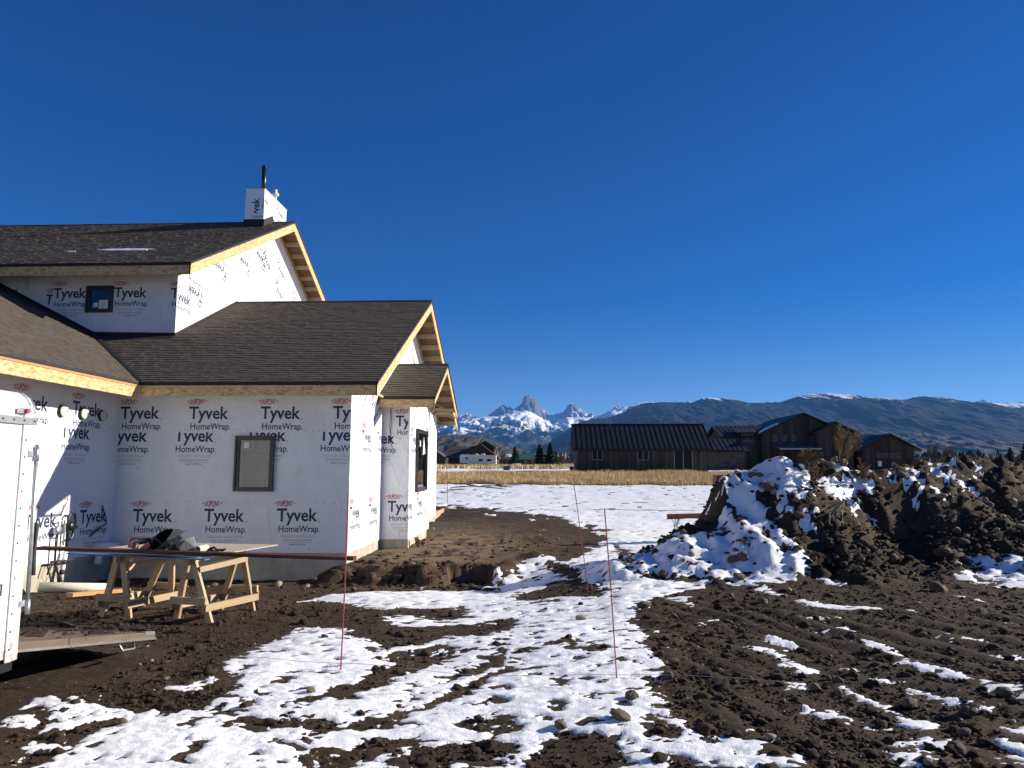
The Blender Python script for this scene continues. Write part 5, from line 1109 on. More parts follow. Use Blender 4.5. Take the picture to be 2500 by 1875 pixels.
mb = MB(); mb.bar((-5.55, 9.64, bz + .05), (-5.52, 9.66, bz + .19), .06, .075, (1, 0, 0)); mb.build('battery', 'redtool', rt)
mb = MB(); mb.tube([(-5.50, 9.64, bz + .16), (-5.42, 9.62, bz + .14), (-5.33, 9.60, bz + .15), (-5.27, 9.59, bz + .17)], [.03, .045, .04, .025], 10); mb.build('motor_housing', 'blackmetal', rt, True)
mb = MB(); mb.bar((-5.38, 9.6, bz + .02), (-5.26, 9.58, bz + .12), .05, .07); mb.build('grip', 'redtool', rt)
mb = MB(); mb.tube([(-5.50, 9.60, bz + .02), (-5.44, 9.58, bz + .05), (-5.36, 9.57, bz + .02)], .012, 6); mb.tube([(-5.47 + .05 * math.cos(a * .5), 9.58, bz + .10 + .05 * math.sin(a * .5)) for a in range(13)], .009, 6); mb.build('trigger_guard', 'galv', rt, True)
mb = MB()
N_ = 14
for (r0, y0_, r1, y1_) in ((.045, 9.55, .045, 9.80), (.038, 9.80, .038, 9.55), (.045, 9.55, .038, 9.549)):
    vv = [(-4.60 + r0 * math.cos(2 * math.pi * k_ / N_), y0_, bz + .046 + r0 * math.sin(2 * math.pi * k_ / N_)) for k_ in range(N_)] + [(-4.60 + r1 * math.cos(2 * math.pi * k_ / N_), y1_, bz + .046 + r1 * math.sin(2 * math.pi * k_ / N_)) for k_ in range(N_)]
    mb.add(vv, [(k_, (k_ + 1) % N_, N_ + (k_ + 1) % N_, N_ + k_) for k_ in range(N_)])
one('pipe_coupling', mb, 'cream', 'short open white pipe piece beside the tool bag', 'pipe')
mb = MB(); mb.tube([(-4.50, 9.6, bz + .012), (-4.45, 9.58, bz + .05), (-4.40, 9.6, bz + .07), (-4.36, 9.6, bz + .04), (-4.28, 9.6, bz + .035), (-4.24, 9.6, bz + .05)], [.014, .02, .018, .014, .018, .014], 8); mb.tube([(-4.46, 9.62, bz + .03), (-4.38, 9.60, bz + .02), (-4.33, 9.58, bz + .02)], .014, 6); one('work_glove', mb, 'darkbrush', 'crumpled dark glove on the plywood sheet', 'glove', smooth=True)

# things lying by the foundation
mb = MB(); p0, p1 = Vector((-8.85, 12.55, gz(-8.85, 12.55) + .10)), Vector((-7.95, 13.25, gz(-7.95, 13.25) + .05)); mb.tube([p0, p0.lerp(p1, .5), p1], .085, 14)
dp = one('drain_pipe', mb, 'cream', 'muddy white drain pipe on the ground under the gas meter', 'pipe', smooth=True)
mb = MB(); mb.bar((-7.72, 11.7, gz(-7.72, 11.7) + .06), (-7.45, 12.9, gz(-7.5, 12.9) + .05), .14, .06); one('lumber_offcut', mb, 'lumber_red', 'orange fir offcut lying on mud beside the drain pipe', 'lumber')
mb = MB(); mb.bar((4.72, 28.4, gz(4.72, 28.4) + .11), (6.9, 28.9, gz(6.9, 28.9) + .12), .05, .22); one('form_plank', mb, 'rustboard', 'red brown plank on edge in the snow left of the soil heap', 'board')
lum = thing('lumber_stack', (5.4, 20.2, 0), 'small stack of red brown planks behind the left end of the soil heap', 'lumber')
for k_ in range(6):
    zz = gz(5.4, 20.2) + .1 + k_ * .29; mb = MB(); mb.bar((4.7, 20.2 + .02 * k_, zz + .12), (6.6, 20.5, zz + .12), .3, .27); mb.build('plank', 'rustboard', lum)
pf = thing('porch_form', (-4.2, 29.5, -.1), 'low board form of the porch beyond the bay', 'formwork')
mb = MB(); mb.bar((-4.3, 27.3, -.02), (-4.35, 31.4, .0), .04, .30); mb.build('form_board', 'lumber_y', pf)
mb = MB(); mb.bar((-4.33, 31.42, 0), (-3.55, 31.5, .0), .04, .26); mb.build('form_board', 'lumber_x', pf)
mb = MB(); mb.box(-8, -4.37, 27.3, 31.35, -.2, .06); mb.build('slab', 'concrete', pf)

# red marker rods and the string along the ground
def rod(base_, top, r, label):
    mb = MB(); b = Vector(base_); t = Vector(top); mb.tube([b + (b - t).normalized() * .12, b.lerp(t, .5) + Vector((.006, 0, 0)), t], r, 6); return one('marker_rod', mb, 'redrod', label, 'rod', 'red marker rods', base_=base_)
rod((-1.86, 6.75, gz(-1.86, 6.75)), (-1.838, 6.75, 1.58), .0065, 'nearest left red rod, rising in front of the house corner')
rod((.62, 6.53, gz(.62, 6.53)), (.535, 6.53, 1.453), .006, 'leaning red rod in the middle of the snow swath')
rod((.69, 11.8, gz(.69, 11.8)), (.479, 11.8, 1.562), .0065, 'thin leaning rod behind the middle rod, in front of the soil heap')
rod((-2.24, 14.40, gz(-2.24, 14.40)), (-2.364, 14.40, 1.05), .0065, 'thin orange rod at the foot of the cut bank')
rod((-4.43, 33.3, gz(-4.43, 33.3)), (-4.50, 33.3, 1.89), .012, 'faint distant rod on the snow beyond the bay')
mb = MB(); pts = []
for k_ in range(60):
    t = k_ / 59; x_ = -3.0 + 5.2 * t; y_ = 6.85 - .32 * (x_ + 1.86) / 2.48 if x_ < .62 else 6.53 - .05 * (x_ - .62)
    pts.append((x_, y_, gz(x_, y_) + .035 + .012 * math.sin(9 * t)))
mb.tube(pts, .0022, 4); one('string_line', mb, 'string', 'slack pale string running along the snow between the rods', 'string')

# ---------------------------------------------------------------- weeds and dead branches on the heap
def weed(name, x, y, z, h, n, spread, mat, label, seed, tuft=True, lean=(0, 0), cat='shrub', open_=.75):
    r = random.Random(seed); mb = MB(); tf = MB()
    def grow(p, d, L, rad, lev):
        q = p; steps = 3
        pts = [p]
        for _ in range(steps):
            d = (d + Vector((r.gauss(0, .16), r.gauss(0, .16), r.gauss(.02, .10)))).normalized(); q = q + d * (L / steps); pts.append(q)
        mb.tube(pts, [rad, rad * .85, rad * .7, rad * .45], 4, 0, r.random(), False)
        if lev > 0:
            for k_ in range(r.randint(5, 7)):
                b = pts[0].lerp(pts[-1], r.uniform(.25, 1)); a = r.uniform(0, 6.28); out = Vector((math.cos(a), math.sin(a), r.uniform(.3, 1.1))).normalized()
                grow(b, (d * (1.45 - open_) + out * open_).normalized(), L * r.uniform(.28, .46), rad * .5, lev - 1)
        elif tuft:
            for k_ in range(7):
                b = pts[0].lerp(pts[-1], r.uniform(.1, 1.05)); s_ = r.uniform(.008, .02); u = Vector((r.gauss(0, 1), r.gauss(0, 1), r.gauss(0, 1))).normalized(); w = u.cross(Vector((r.gauss(0, 1), r.gauss(0, 1), r.gauss(0, 1)))).normalized()
                tf.add([b, b + u * s_ * 2.2, b + u * s_ + w * s_], [(0, 1, 2)], 0, r.random())
    for k_ in range(n):
        a = r.uniform(0, 6.28); sp = spread * r.random() ** .7
        grow(Vector((x + .05 * math.cos(a), y + .05 * math.sin(a), z)), Vector((sp * math.cos(a) + lean[0], sp * math.sin(a) + lean[1], 1)).normalized(), h * r.uniform(.6, 1) * (1 - .35 * sp), .006 + .003 * r.random(), 2 if n < 12 else 1)
    t = thing(name, (x, y, z), label, cat); mb.build('stems', mat, t)
    if tuft: tf.build('seed_heads', 'weed', t)
    return t
weed('dry_weed', 6.36, 15.75, gz(6.36, 15.75) - .02, .92, 10, .5, 'weed', 'tall tan dry weed on the crest of the soil heap', 3, open_=.42)
weed('dry_weed', 6.75, 15.7, gz(6.75, 15.7) - .02, .42, 7, .9, 'weed', 'low spreading tan weed just right of the tall one', 4)
weed('dark_weed', 5.5, 15.45, gz(5.5, 15.45) - .02, .50, 8, .8, 'darkbrush', 'dark dead weed left of the tall tan one', 5)
weed('dark_weed', 5.45, 14.95, gz(5.45, 14.95) - .02, .38, 6, .7, 'weed', 'reddish dead weed below the dark one on the heap face', 6)
weed('dry_weed', 10.9, 16.6, gz(10.9, 16.6) - .02, .42, 9, 1.1, 'weed', 'tangled brown weed at the right end of the heap crest', 8)
weed('green_weed', -3.15, 18.4, gz(-3.15, 18.4), .22, 9, .9, 'needle', 'small green weed against the bay foundation', 9)
weed('twig', 2.6, 14.35, gz(2.6, 14.35), .35, 3, .4, 'darkbrush', 'thin dark twig standing at the left toe of the heap', 10, False)
def fan(name, root, dirs, seed, label):
    r = random.Random(seed); mb = MB(); rt_ = Vector(root)
    for d in dirs:
        d = Vector(d); p = rt_.copy(); pts = [p.copy()]; L = d.length; dd = d.normalized()
        for k_ in range(6):
            dd = (dd + Vector((r.gauss(0, .10), r.gauss(0, .08), r.gauss(-.03, .10)))).normalized(); p = p + dd * L / 6; pts.append(p.copy())
        mb.tube(pts, [.011, .010, .009, .008, .006, .005, .003], 5)
        for k_ in range(4):
            b = pts[r.randint(2, 5)]; e = dd + Vector((r.gauss(0, .5), r.gauss(0, .3), r.gauss(-.1, .5))); e.normalize(); q1 = b + e * L * .18; q2 = q1 + (e + Vector((r.gauss(0, .3), 0, r.gauss(0, .3)))) * L * .16
            mb.tube([b, q1, q2], [.006, .004, .0025], 4)
    return one(name, mb, 'brush', label, 'branch', base_=root)
zz = gz(5.62, 14.35)
fan('dead_branches', (5.75, 14.28, zz + .22), [(-.62, -.12, .03), (-.55, -.15, -.12), (-.5, -.18, -.24), (-.42, -.22, -.34), (-.6, -.05, .16), (-.3, -.25, -.38), (-.55, -.0, .30), (-.18, -.2, -.36), (-.66, -.1, -.02)], 12, 'bleached fan of dead branches sprawled on the heap face')
fan('dead_branches', (6.0, 14.5, gz(6.0, 14.5) + .2), [(-.3, -.1, .12), (-.1, -.2, -.35), (.12, -.15, -.3), (-.3, 0, .25), (.1, -.1, .12)], 14, 'smaller curl of dead branches right of the bleached fan')

# ---------------------------------------------------------------- dark neighbours across the field
def boards(mb, x0, x1, y, zb, topf, r, w=.17, d=.03):
    """vertical boards on a wall facing -Y"""
    x = x0
    while x < x1 - .02:
        x2 = min(x + w * r.uniform(.7, 1.5), x1); p = r.uniform(0, d)
        mb.prism([(x, y - p, zb), (x2 - .012, y - p, zb), (x2 - .012, y - p, topf(x2)), (x, y - p, topf(x))], (0, .12, 0), 0, r.random() ** 1.6); x = x2
def panels(parent, x0, x1, ya, za, yb, zb, n, roof):
    """standing-seam panels on a slope rising from (ya, za) to (yb, zb), each with its rib"""
    w = (x1 - x0) / n; mb = MB(); mb.prism([(0, 0, 0), (w - .015, 0, 0), (w - .015, yb - ya, zb - za), (0, yb - ya, zb - za)], (0, 0, .03)); mb.prism([(w - .035, 0, .03), (w, 0, .03), (w, yb - ya, zb - za + .03), (w - .035, yb - ya, zb - za + .03)], (0, 0, .04))
    first = None
    for k_ in range(n):
        if first is None:
            off = OFF[roof.name]; me_ = mb.build('roof_panel', 'seam', None); first = me_.data; o = me_; o.parent = roof
        else:
            o = bpy.data.objects.new('roof_panel', first); C.objects.link(o); o.parent = roof
        o.location = (x0 + k_ * w - off.x, ya - off.y, za + .02 - off.z)
def win_far(parent, x0, x1, z0, z1, y, mull=1, glass='darkglass'):
    mb = MB(); f = .07
    mb.box(x0, x1, y - .06, y, z0, z0 + f); mb.box(x0, x1, y - .06, y, z1 - f, z1); mb.box(x0, x0 + f, y - .06, y, z0 + f, z1 - f); mb.box(x1 - f, x1, y - .06, y, z0 + f, z1 - f)
    for k_ in range(mull): xm = x0 + (x1 - x0) * (k_ + 1) / (mull + 1); mb.box(xm - f / 2, xm + f / 2, y - .05, y, z0 + f, z1 - f)
    w = mb.build('window', 'trim', parent); g = MB(); g.box(x0 + f, x1 - f, y - .03, y - .02, z0 + f, z1 - f); g.build('pane', 'winfar', w); return w
M['trim'] = plain('grey_window_trim', (.20, .19, .18), .6)
M['winfar'] = plain('dark_reflective_pane', (.010, .013, .020), .25, 0, .12, vary=.1)
rb = random.Random(12)
bn = thing('barn', (8.9, 69.5, 1.5), 'long dark board barn with a ribbed black metal roof and glass door', 'barn')
BX0, BX1, BY, BYR, BYB, BZ, BZE, BZR = 2.983, 14.76, 66.0, 69.5, 73.0, 1.45, 3.85, 6.10
mb = MB(); boards(mb, BX0, BX1, BY, BZ, lambda x: BZE, rb, .2); mb.build('siding', 'siding', bn, kind='stuff')
mb = MB()
for x_ in (BX0, BX1 - .1): mb.prism([(x_, BY + .13, BZ), (x_, BYB, BZ), (x_, BYB, BZE), (x_, BYR, BZR - .1), (x_, BY + .13, BZE)], (.1, 0, 0))
mb.box(BX0, BX1, BYB - .1, BYB, BZ, BZE); mb.build('end_wall', 'siding', bn)
sl_ = (BZR - 3.66) / (BYR - 65.6)
mb = MB(); mb.prism([(2.60, 65.6, 3.66), (15.16, 65.6, 3.66), (15.16, BYR, BZR), (2.60, BYR, BZR)], (0, 0, -.16)); mb.prism([(2.60, 73.4, 3.66), (15.16, 73.4, 3.66), (15.16, BYR, BZR), (2.60, BYR, BZR)], (0, 0, -.16)); rf = mb.build('roof', 'seam', bn)
panels(bn, 2.60, 15.16, 65.55, 3.66, BYR, BZR, 27, rf)
mb = MB(); mb.box(2.58, 15.18, BYR - .12, BYR + .12, BZR + .02, BZR + .1); mb.build('ridge_cap', 'seam', rf)
for a_ in ((4.30, 5.32), (8.41, 9.44)): win_far(bn, a_[0], a_[1], 2.68, 3.60, BY - .04)
win_far(bn, 11.69, 13.36, 1.72, 3.60, BY - .04, 1)
for x_ in (10.98, 14.05): mb = MB(); mb.disc((x_, BY - .05, 3.42), (0, -1, 0), .09, .14, 10); mb.build('wall_lamp', 'blackmetal', bn)
mb = MB(); mb.box(11.8, 13.5, 64.9, 65.9, 1.3, 1.62); st = mb.build('door_step', 'concrete', bn); mb = MB(); mb.box(11.82, 13.48, 64.92, 65.88, 1.625, 1.72); mb.build('step_snow', 'snow', st)
mb = MB(); mb.tube([(6.2, 68.6, 5.6), (6.2, 68.6, 6.15)], .04, 6); mb.tube([(5.3, 68.0, 5.33), (6.2, 68.2, 5.42)], .03, 5); mb.build('roof_vent', 'blackmetal', rf)

hs = thing('dark_house', (29, 82, 1.5), 'large dark board house with several black metal gables beyond the soil heap', 'house')
def gable_front(x0, x1, y, yb, zb, ze, ax, az, oh, n=0, label=None):
    mb = MB(); tp = lambda x: ze + (az - ze) * (1 - abs(x - ax) / (ax - x0 if x < ax else x1 - ax)) - .12
    boards(mb, x0, x1, y, zb, tp, rb, .26, .03); mb.build('siding', 'siding', hs, kind='stuff', label=label)
    for xa_ in (x0, x1 - .1): mb = MB(); mb.box(xa_, xa_ + .1, y + .13, yb, zb, ze); mb.build('side_wall', 'siding', hs)
    s = (az - ze) / (x1 - ax); mb = MB()
    for sg, xe in ((-1, x0 - oh), (1, x1 + oh)):
        zE = az - s * abs(xe - ax); mb.prism([(ax, y - .5, az), (ax, yb, az), (xe, yb, zE), (xe, y - .5, zE)], (0, 0, -.18))
    return mb.build('roof', 'seam', hs)
def gable_side(x0, x1, y, yb, zb, ze, zr, n, oh=.4, wall='siding'):
    yr = (y + yb) / 2; mb = MB()
    if wall == 'siding': boards(mb, x0, x1, y, zb, lambda x: ze, rb, .26); mb.build('siding', 'siding', hs, kind='stuff')
    mb = MB(); s = (zr - ze) / (yr - y)
    for x_ in (x0, x1 - .1): mb = MB(); mb.prism([(x_, y + .13, zb), (x_, yb, zb), (x_, yb, ze), (x_, yr, zr - .12), (x_, y + .13, ze)], (.1, 0, 0)); mb.build('side_wall', 'siding', hs)
    mb = MB()
    for y_ in (y - oh, yb + oh): mb.prism([(x0 - oh, yr, zr), (x1 + oh, yr, zr), (x1 + oh, y_, ze - s * oh), (x0 - oh, y_, ze - s * oh)], (0, 0, -.16))
    rf_ = mb.build('roof', 'seam', hs); panels(hs, x0 - oh, x1 + oh, y - oh, ze - s * oh, yr, zr, n, rf_); return rf_
gable_front(34.4, 39.9, 80.0, 89, 1.4, 4.38, 37.3, 5.80, .62, label='dark board gable of the garage')
r2_ = gable_side(31.5, 36.2, 83.5, 90.5, 1.4, 4.75, 5.95, 9, .3)
gable_front(29.9, 33.75, 80.6, 90, 1.4, 6.15, 31.83, 7.16, .55)
r1_ = gable_front(24.3, 33.4, 82.0, 94, 1.4, 6.15, 28.95, 8.22, .55, label='tallest dark board gable')
gable_side(20.4, 25.4, 82.8, 90.8, 1.4, 5.72, 7.0, 11, .5)
mb = MB(); mb.prism([(21.6, 82.2, 6.05), (24.0, 82.2, 6.05), (24.0, 84.4, 6.62), (21.6, 84.4, 6.62)], (0, 0, -.12)); mb.build('dormer_roof', 'seam', hs); mb = MB(); boards(mb, 21.8, 23.9, 82.6, 4.2, lambda x: 6.0, rb, .24); mb.build('dormer_wall', 'siding', hs)
win_far(hs, 22.3, 22.87, 5.05, 5.8, 82.5, 1); win_far(hs, 22.95, 23.5, 5.05, 5.8, 82.5, 1)
for x_ in (25.55, 26.6, 27.6): win_far(hs, x_, x_ + .42, 5.05, 5.66, 81.9, 1)
for k_ in range(4): x_ = 35.9 + k_ * .67; win_far(hs, x_, x_ + .48, 3.18, 3.64, 79.9, 1)
win_far(hs, 22.3, 22.8, 2.9, 3.6, 82.7, 1)
# stone link wing
mb = MB(); mb.box(14.9, 21.5, 78.65, 82.6, 1.4, 3.86); mb.build('link_wall', 'stone', hs); lw_ = MB(); z_ = 1.5; k_ = 0
while z_ < 3.8:
    h_ = rb.uniform(.11, .2); x_ = 15.0 + rb.uniform(0, .3)
    while x_ < 21.4:
        w_ = rb.uniform(.25, .7); x2 = min(x_ + w_, 21.48); lw_.box(x_ + .01, x2 - .01, 78.6 - rb.uniform(0, .05), 78.66, z_ + .01, min(z_ + h_, 3.84), 0, rb.random()); x_ = x2
    z_ += h_
lw_.build('ledge_stones', 'stone', hs, kind='stuff')
mb = MB(); mb.prism([(14.9, 78.1, 3.84), (21.9, 78.1, 3.84), (21.2, 81.0, 5.22), (14.9, 81.0, 5.22)], (0, 0, -.14)); rl_ = mb.build('link_roof', 'seam', hs); panels(hs, 15.0, 21.3, 78.1, 3.86, 81.0, 5.22, 12, rl_)
mb = MB(); mb.prism([(25.4, 79.3, 4.16), (29.9, 79.3, 4.16), (29.6, 81.9, 4.52), (25.7, 81.9, 4.52)], (0, 0, -.12)); mb.build('porch_roof', 'galv', hs)
for x_ in (25.7, 29.5): mb = MB(); mb.box(x_, x_ + .18, 79.5, 79.7, 1.4, 4.04); mb.build('porch_post', 'siding', hs)
mb = MB(); mb.box(39.3, 40.1, 79.4, 80.0, 1.4, 3.0); mb.build('stone_pier', 'stone', hs)
# snow left on the valleys of the roofs
s_ = (8.22 - 6.15) / (33.4 - 28.95); zf_ = lambda x: 8.22 - s_ * abs(x - 28.95) + .02
mb = MB(); mb.prism([(23.9, 81.6, zf_(23.9)), (26.2, 81.7, zf_(26.2)), (26.6, 83.6, zf_(26.6)), (25.4, 84.4, zf_(25.4)), (24.5, 83.2, zf_(24.5))], (0, 0, .08)); mb.build('roof_snow', 'snow', hs)
mb = MB(); mb.prism([(34.3, 83.3, 4.78), (35.3, 84.3, 5.12), (36.0, 86.2, 5.78), (35.6, 86.6, 5.9), (34.9, 84.7, 5.27), (34.0, 83.7, 4.92)], (0, 0, .10)); mb.build('roof_snow', 'snow', hs)
sg_ = thing('yard_sign', (35.6, 78.5, 1.5), 'small white notice board on posts before the dark garage', 'sign')
mb = MB(); mb.box(35.35, 35.75, 78.5, 78.53, 2.25, 2.8); mb.build('board', 'whitepaper', sg_); mb = MB(); mb.box(35.42, 35.48, 78.535, 78.57, 1.3, 2.7); mb.box(35.64, 35.70, 78.535, 78.57, 1.3, 2.7); mb.build('posts', 'blackmetal', sg_)
for (x_, y_, w_, h_, lab) in ((-3.9, 75.0, .66, .42, 'dark utility box in the grass left of the barn'), (2.55, 67.6, .37, .40, 'dark utility box against the left barn corner')):
    z_ = float(base(np.array(x_), np.array(y_))); b_ = thing('utility_box', (x_, y_, z_), lab, 'utility box', 'utility boxes'); mb = MB(); mb.box(x_ - w_ / 2, x_ + w_ / 2, y_ - .25, y_ + .25, z_ - .1, z_ + h_); mb.build('cabinet', 'frame', b_); mb = MB(); mb.prism([(x_ - w_ / 2 - .02, y_ - .28, z_ + h_), (x_ + w_ / 2 + .02, y_ - .28, z_ + h_), (x_ + w_ / 2 + .02, y_ + .27, z_ + h_ + .05), (x_ - w_ / 2 - .02, y_ + .27, z_ + h_ + .05)], (0, 0, .04)); mb.build('lid', 'frame', b_)

# ---------------------------------------------------------------- far houses, camper, tank
bh = thing('brown_house', (-19, 205, 2.6), 'dark brown house with stepped gables behind the white camper', 'house')
mb = MB(); mb.box(-27.0, -15, 203, 211, 2.4, 5.4); mb.build('wall', 'brownhouse', bh)
mb = MB(); mb.prism([(-27.8, 202.3, 5.2), (-15, 202.3, 5.2), (-15, 207, 8.5), (-27.6, 207, 8.5)], (0, 0, -.2)); mb.prism([(-27.8, 212, 5.2), (-15, 212, 5.2), (-15, 207, 8.5), (-27.6, 207, 8.5)], (0, 0, -.2)); mb.build('roof', 'brownroof', bh)
mb = MB(); mb.prism([(-22.2, 201.6, 2.4), (-13.2, 201.6, 2.4), (-13.2, 201.6, 5.4), (-17.6, 201.6, 8.7), (-22.2, 201.6, 5.4)], (0, 9, 0)); mb.build('gable_wall', 'brownhouse', bh)
mb = MB(); mb.prism([(-17.6, 201, 8.95), (-12.6, 201, 5.2), (-12.6, 211, 5.2), (-17.6, 211, 8.95)], (0, 0, -.25)); mb.prism([(-17.6, 201, 8.95), (-22.7, 201, 5.2), (-22.7, 211, 5.2), (-17.6, 211, 8.95)], (0, 0, -.25)); mb.build('gable_roof', 'brownroof', bh)
mb = MB(); mb.prism([(-19.5, 205, 5), (-14.2, 205, 5), (-14.2, 205, 8.2), (-16.7, 205, 9.8), (-19.5, 205, 8.2)], (0, 7, 0)); mb.build('upper_gable', 'brownhouse', bh)
mb = MB(); mb.prism([(-16.8, 204.3, 10.05), (-13.7, 204.3, 8.2), (-13.7, 213, 8.2), (-16.8, 213, 10.05)], (0, 0, -.25)); mb.prism([(-16.8, 204.3, 10.05), (-20.3, 204.3, 8.0), (-20.3, 213, 8.0), (-16.8, 213, 10.05)], (0, 0, -.25)); mb.build('upper_roof', 'brownroof', bh)
mb = MB(); mb.tube([(-22.3, 206, 8), (-22.3, 206, 9.2)], .12, 6); mb.tube([(-21.9, 206, 8), (-21.9, 206, 8.9)], .12, 6); mb.build('roof_vents', 'galv', bh)
mb = MB(); mb.prism([(-23.2, 200.7, 4.85), (-21.6, 200.7, 6.0), (-20.6, 203.5, 6.75), (-22.6, 203.5, 5.3)], (0, 0, .12)); mb.build('roof_snow', 'snow', bh)
rv = thing('camper', (-18, 194, 2.55), 'white fifth-wheel camper parked before the brown house', 'camper')
mb = MB(); mb.prism([(-22.6, 193, 3.55), (-22.6, 193, 5.55), (-22.2, 193, 5.85), (-17.0, 193, 5.75), (-12.9, 193, 5.6), (-12.9, 193, 2.85), (-20.6, 193, 2.85), (-20.6, 193, 3.55)], (0, 2.5, 0)); mb.build('body', 'rv', rv)
for a_ in ((-21.1, -20.4, 4.6, 5.05), (-17.5, -16.5, 4.05, 4.6), (-15.3, -14.2, 4.05, 4.6)): mb = MB(); mb.box(a_[0], a_[1], 192.94, 192.995, a_[2], a_[3]); mb.build('window', 'winfar', rv)
mb = MB()
for p_, q_ in (((-19.2, 4.8), (-18.5, 5.0)), ((-19.6, 3.6), (-17.6, 4.0)), ((-19.2, 3.15), (-17.3, 3.75)), ((-22.4, 3.95), (-20.0, 4.4)), ((-16.3, 3.7), (-13.2, 4.6))): mb.bar((p_[0], 192.985, p_[1]), (q_[0], 192.985, q_[1]), .02, .07)
mb.build('decal', 'greystripe', rv)
mb = MB(); mb.box(-18.6, -17.9, 193.4, 194.6, 5.8, 6.05); mb.box(-16.9, -16.0, 193.4, 194.6, 5.75, 6.08); mb.build('roof_unit', 'rv', rv)
mb = MB(); mb.box(-17.3, -15.9, 192.97, 193.2, 2.85, 3.15); mb.build('wheel_well', 'rubber', rv)
for x_ in (-17.0, -16.2): mb = MB(); mb.tube([(x_, 192.9, 2.85), (x_, 193.3, 2.85)], .38, 12); mb.build('wheel', 'rubber', rv)
mb = MB(); mb.box(-22.4, -20.7, 193.2, 195.2, 2.5, 3.4); mb.build('hitch_skirt', 'frame', rv)
tk = thing('propane_tank', (-7.4, 192, 2.6), 'white propane tank lying in the grass by the conifers', 'tank')
mb = MB(); mb.tube([(-8.75, 192, 3.0), (-8.6, 192, 3.0), (-8.3, 192, 3.0), (-6.5, 192, 3.0), (-6.2, 192, 3.0), (-6.05, 192, 3.0)], [.12, .36, .46, .46, .36, .12], 14); mb.build('shell', 'rv', tk, True)
for x_ in (-8.1, -6.7): mb = MB(); mb.box(x_ - .1, x_ + .1, 191.7, 192.3, 2.4, 2.62); mb.build('saddle', 'frame', tk)
gh = thing('green_roofed_house', (-5.5, 228, 2.8), 'log house with a green metal roof behind the conifers', 'house')
mb = MB(); mb.box(-11.6, -1.0, 226, 233, 2.6, 5.2); mb.build('wall', 'log', gh); mb = MB(); mb.prism([(-12.6, 225.2, 5.0), (-.5, 225.2, 5.0), (-1.0, 229.5, 6.9), (-12.2, 229.5, 6.9)], (0, 0, -.2)); mb.prism([(-12.6, 234, 5.0), (-.5, 234, 5.0), (-1.0, 229.5, 6.9), (-12.2, 229.5, 6.9)], (0, 0, -.2)); mb.build('roof', 'greenroof', gh)
mb = MB(); mb.box(-6.2, -5.5, 225.9, 225.98, 3.0, 4.6); d_ = mb.build('door', 'rv', gh); mb = MB(); mb.box(-6.0, -5.7, 225.86, 225.895, 3.6, 4.2); mb.build('pane', 'winfar', d_)
mb = MB(); mb.prism([(-12.3, 226.2, 5.55), (-9.5, 226.5, 5.7), (-9.8, 228.6, 6.6), (-11.9, 228.6, 6.6)], (0, 0, .15)); mb.build('roof_snow', 'snow', gh)
fh = thing('distant_house', (-38, 260, 3.2), 'small far grey house at the edge of the bay wall', 'house')
mb = MB(); mb.prism([(-42, 258, 2.8), (-35.5, 258, 2.8), (-35.5, 258, 6.0), (-38.7, 258, 8.2), (-42, 258, 6.0)], (0, 8, 0)); mb.build('wall', 'frame', fh)
mb = MB(); mb.prism([(-38.7, 257.4, 8.5), (-34.9, 257.4, 5.8), (-34.9, 267, 5.8), (-38.7, 267, 8.5)], (0, 0, -.25)); mb.prism([(-38.7, 257.4, 8.5), (-42.6, 257.4, 5.8), (-42.6, 267, 5.8), (-38.7, 267, 8.5)], (0, 0, -.25)); mb.build('roof', 'brownroof', fh)

# ---------------------------------------------------------------- trees
def conifer(x, y, h, rad, seed, label, group='conifers by the far houses', n=1500, name='conifer'):
    z = float(base(np.array(x), np.array(y))); r = np.random.default_rng(seed); t = thing(name, (x, y, z), label, 'tree', group)
    mb = MB(); mb.tube([(x, y, z - .2), (x, y, z + h * .5), (x, y, z + h * .98)], [h * .03, h * .018, .01], 6); mb.build('trunk', 'bark', t)
    u = r.random(n) ** .75; zz = z + h * (.08 + .92 * (1 - u)); lay = .72 + .28 * np.sin(u * 34 + r.random(n) * 1.2); ph = r.random(n) * 6.283
    rr = rad * (u ** .85) * (.35 + .65 * np.sqrt(r.random(n))) * lay * (1 + .25 * np.sin(ph * 3 + seed)); s = h * .045 * (.6 + .8 * r.random(n))
    c = np.stack([x + rr * np.cos(ph), y + rr * np.sin(ph), zz], -1); o = np.stack([np.cos(ph), np.sin(ph), -.45 + .3 * r.standard_normal(n)], -1); tn = np.stack([-np.sin(ph), np.cos(ph), .4 * r.standard_normal(n)], -1)
    V = np.stack([c - tn * s[:, None] * .55, c + tn * s[:, None] * .55, c + o * s[:, None] * 1.6, c + np.array([0, 0, 1]) * s[:, None] * .7], 1).reshape(-1, 3) - np.array([x, y, z]); b = np.arange(n) * 4
    F = np.concatenate([np.stack([b, b + 1, b + 2], -1), np.stack([b, b + 3, b + 1], -1)])
    np_mesh('crown', V, F, 'needle', {'tone': ('FACE', r.random(len(F)))}, False, t); return t
conifer(-8.1, 199, 5.3, 1.9, 1, 'dark conifer standing before the green roof'); conifer(-1.4, 214, 6.4, 2.2, 2, 'left conifer of the pair right of the green roof'); conifer(1.75, 214, 6.7, 2.6, 3, 'right conifer of the pair right of the green roof'); conifer(3.4, 216, 4.2, 1.9, 5, 'shorter conifer between the pair and the barn')
conifer(-10.6, 197, 2.0, 1.4, 6, 'low dark juniper left of the propane tank', n=700); conifer(150, 240, 6.0, 2.0, 7, 'dark conifer at the far right edge'); conifer(169, 262, 8.0, 3.0, 8, 'tall dark conifer cut by the right frame edge')
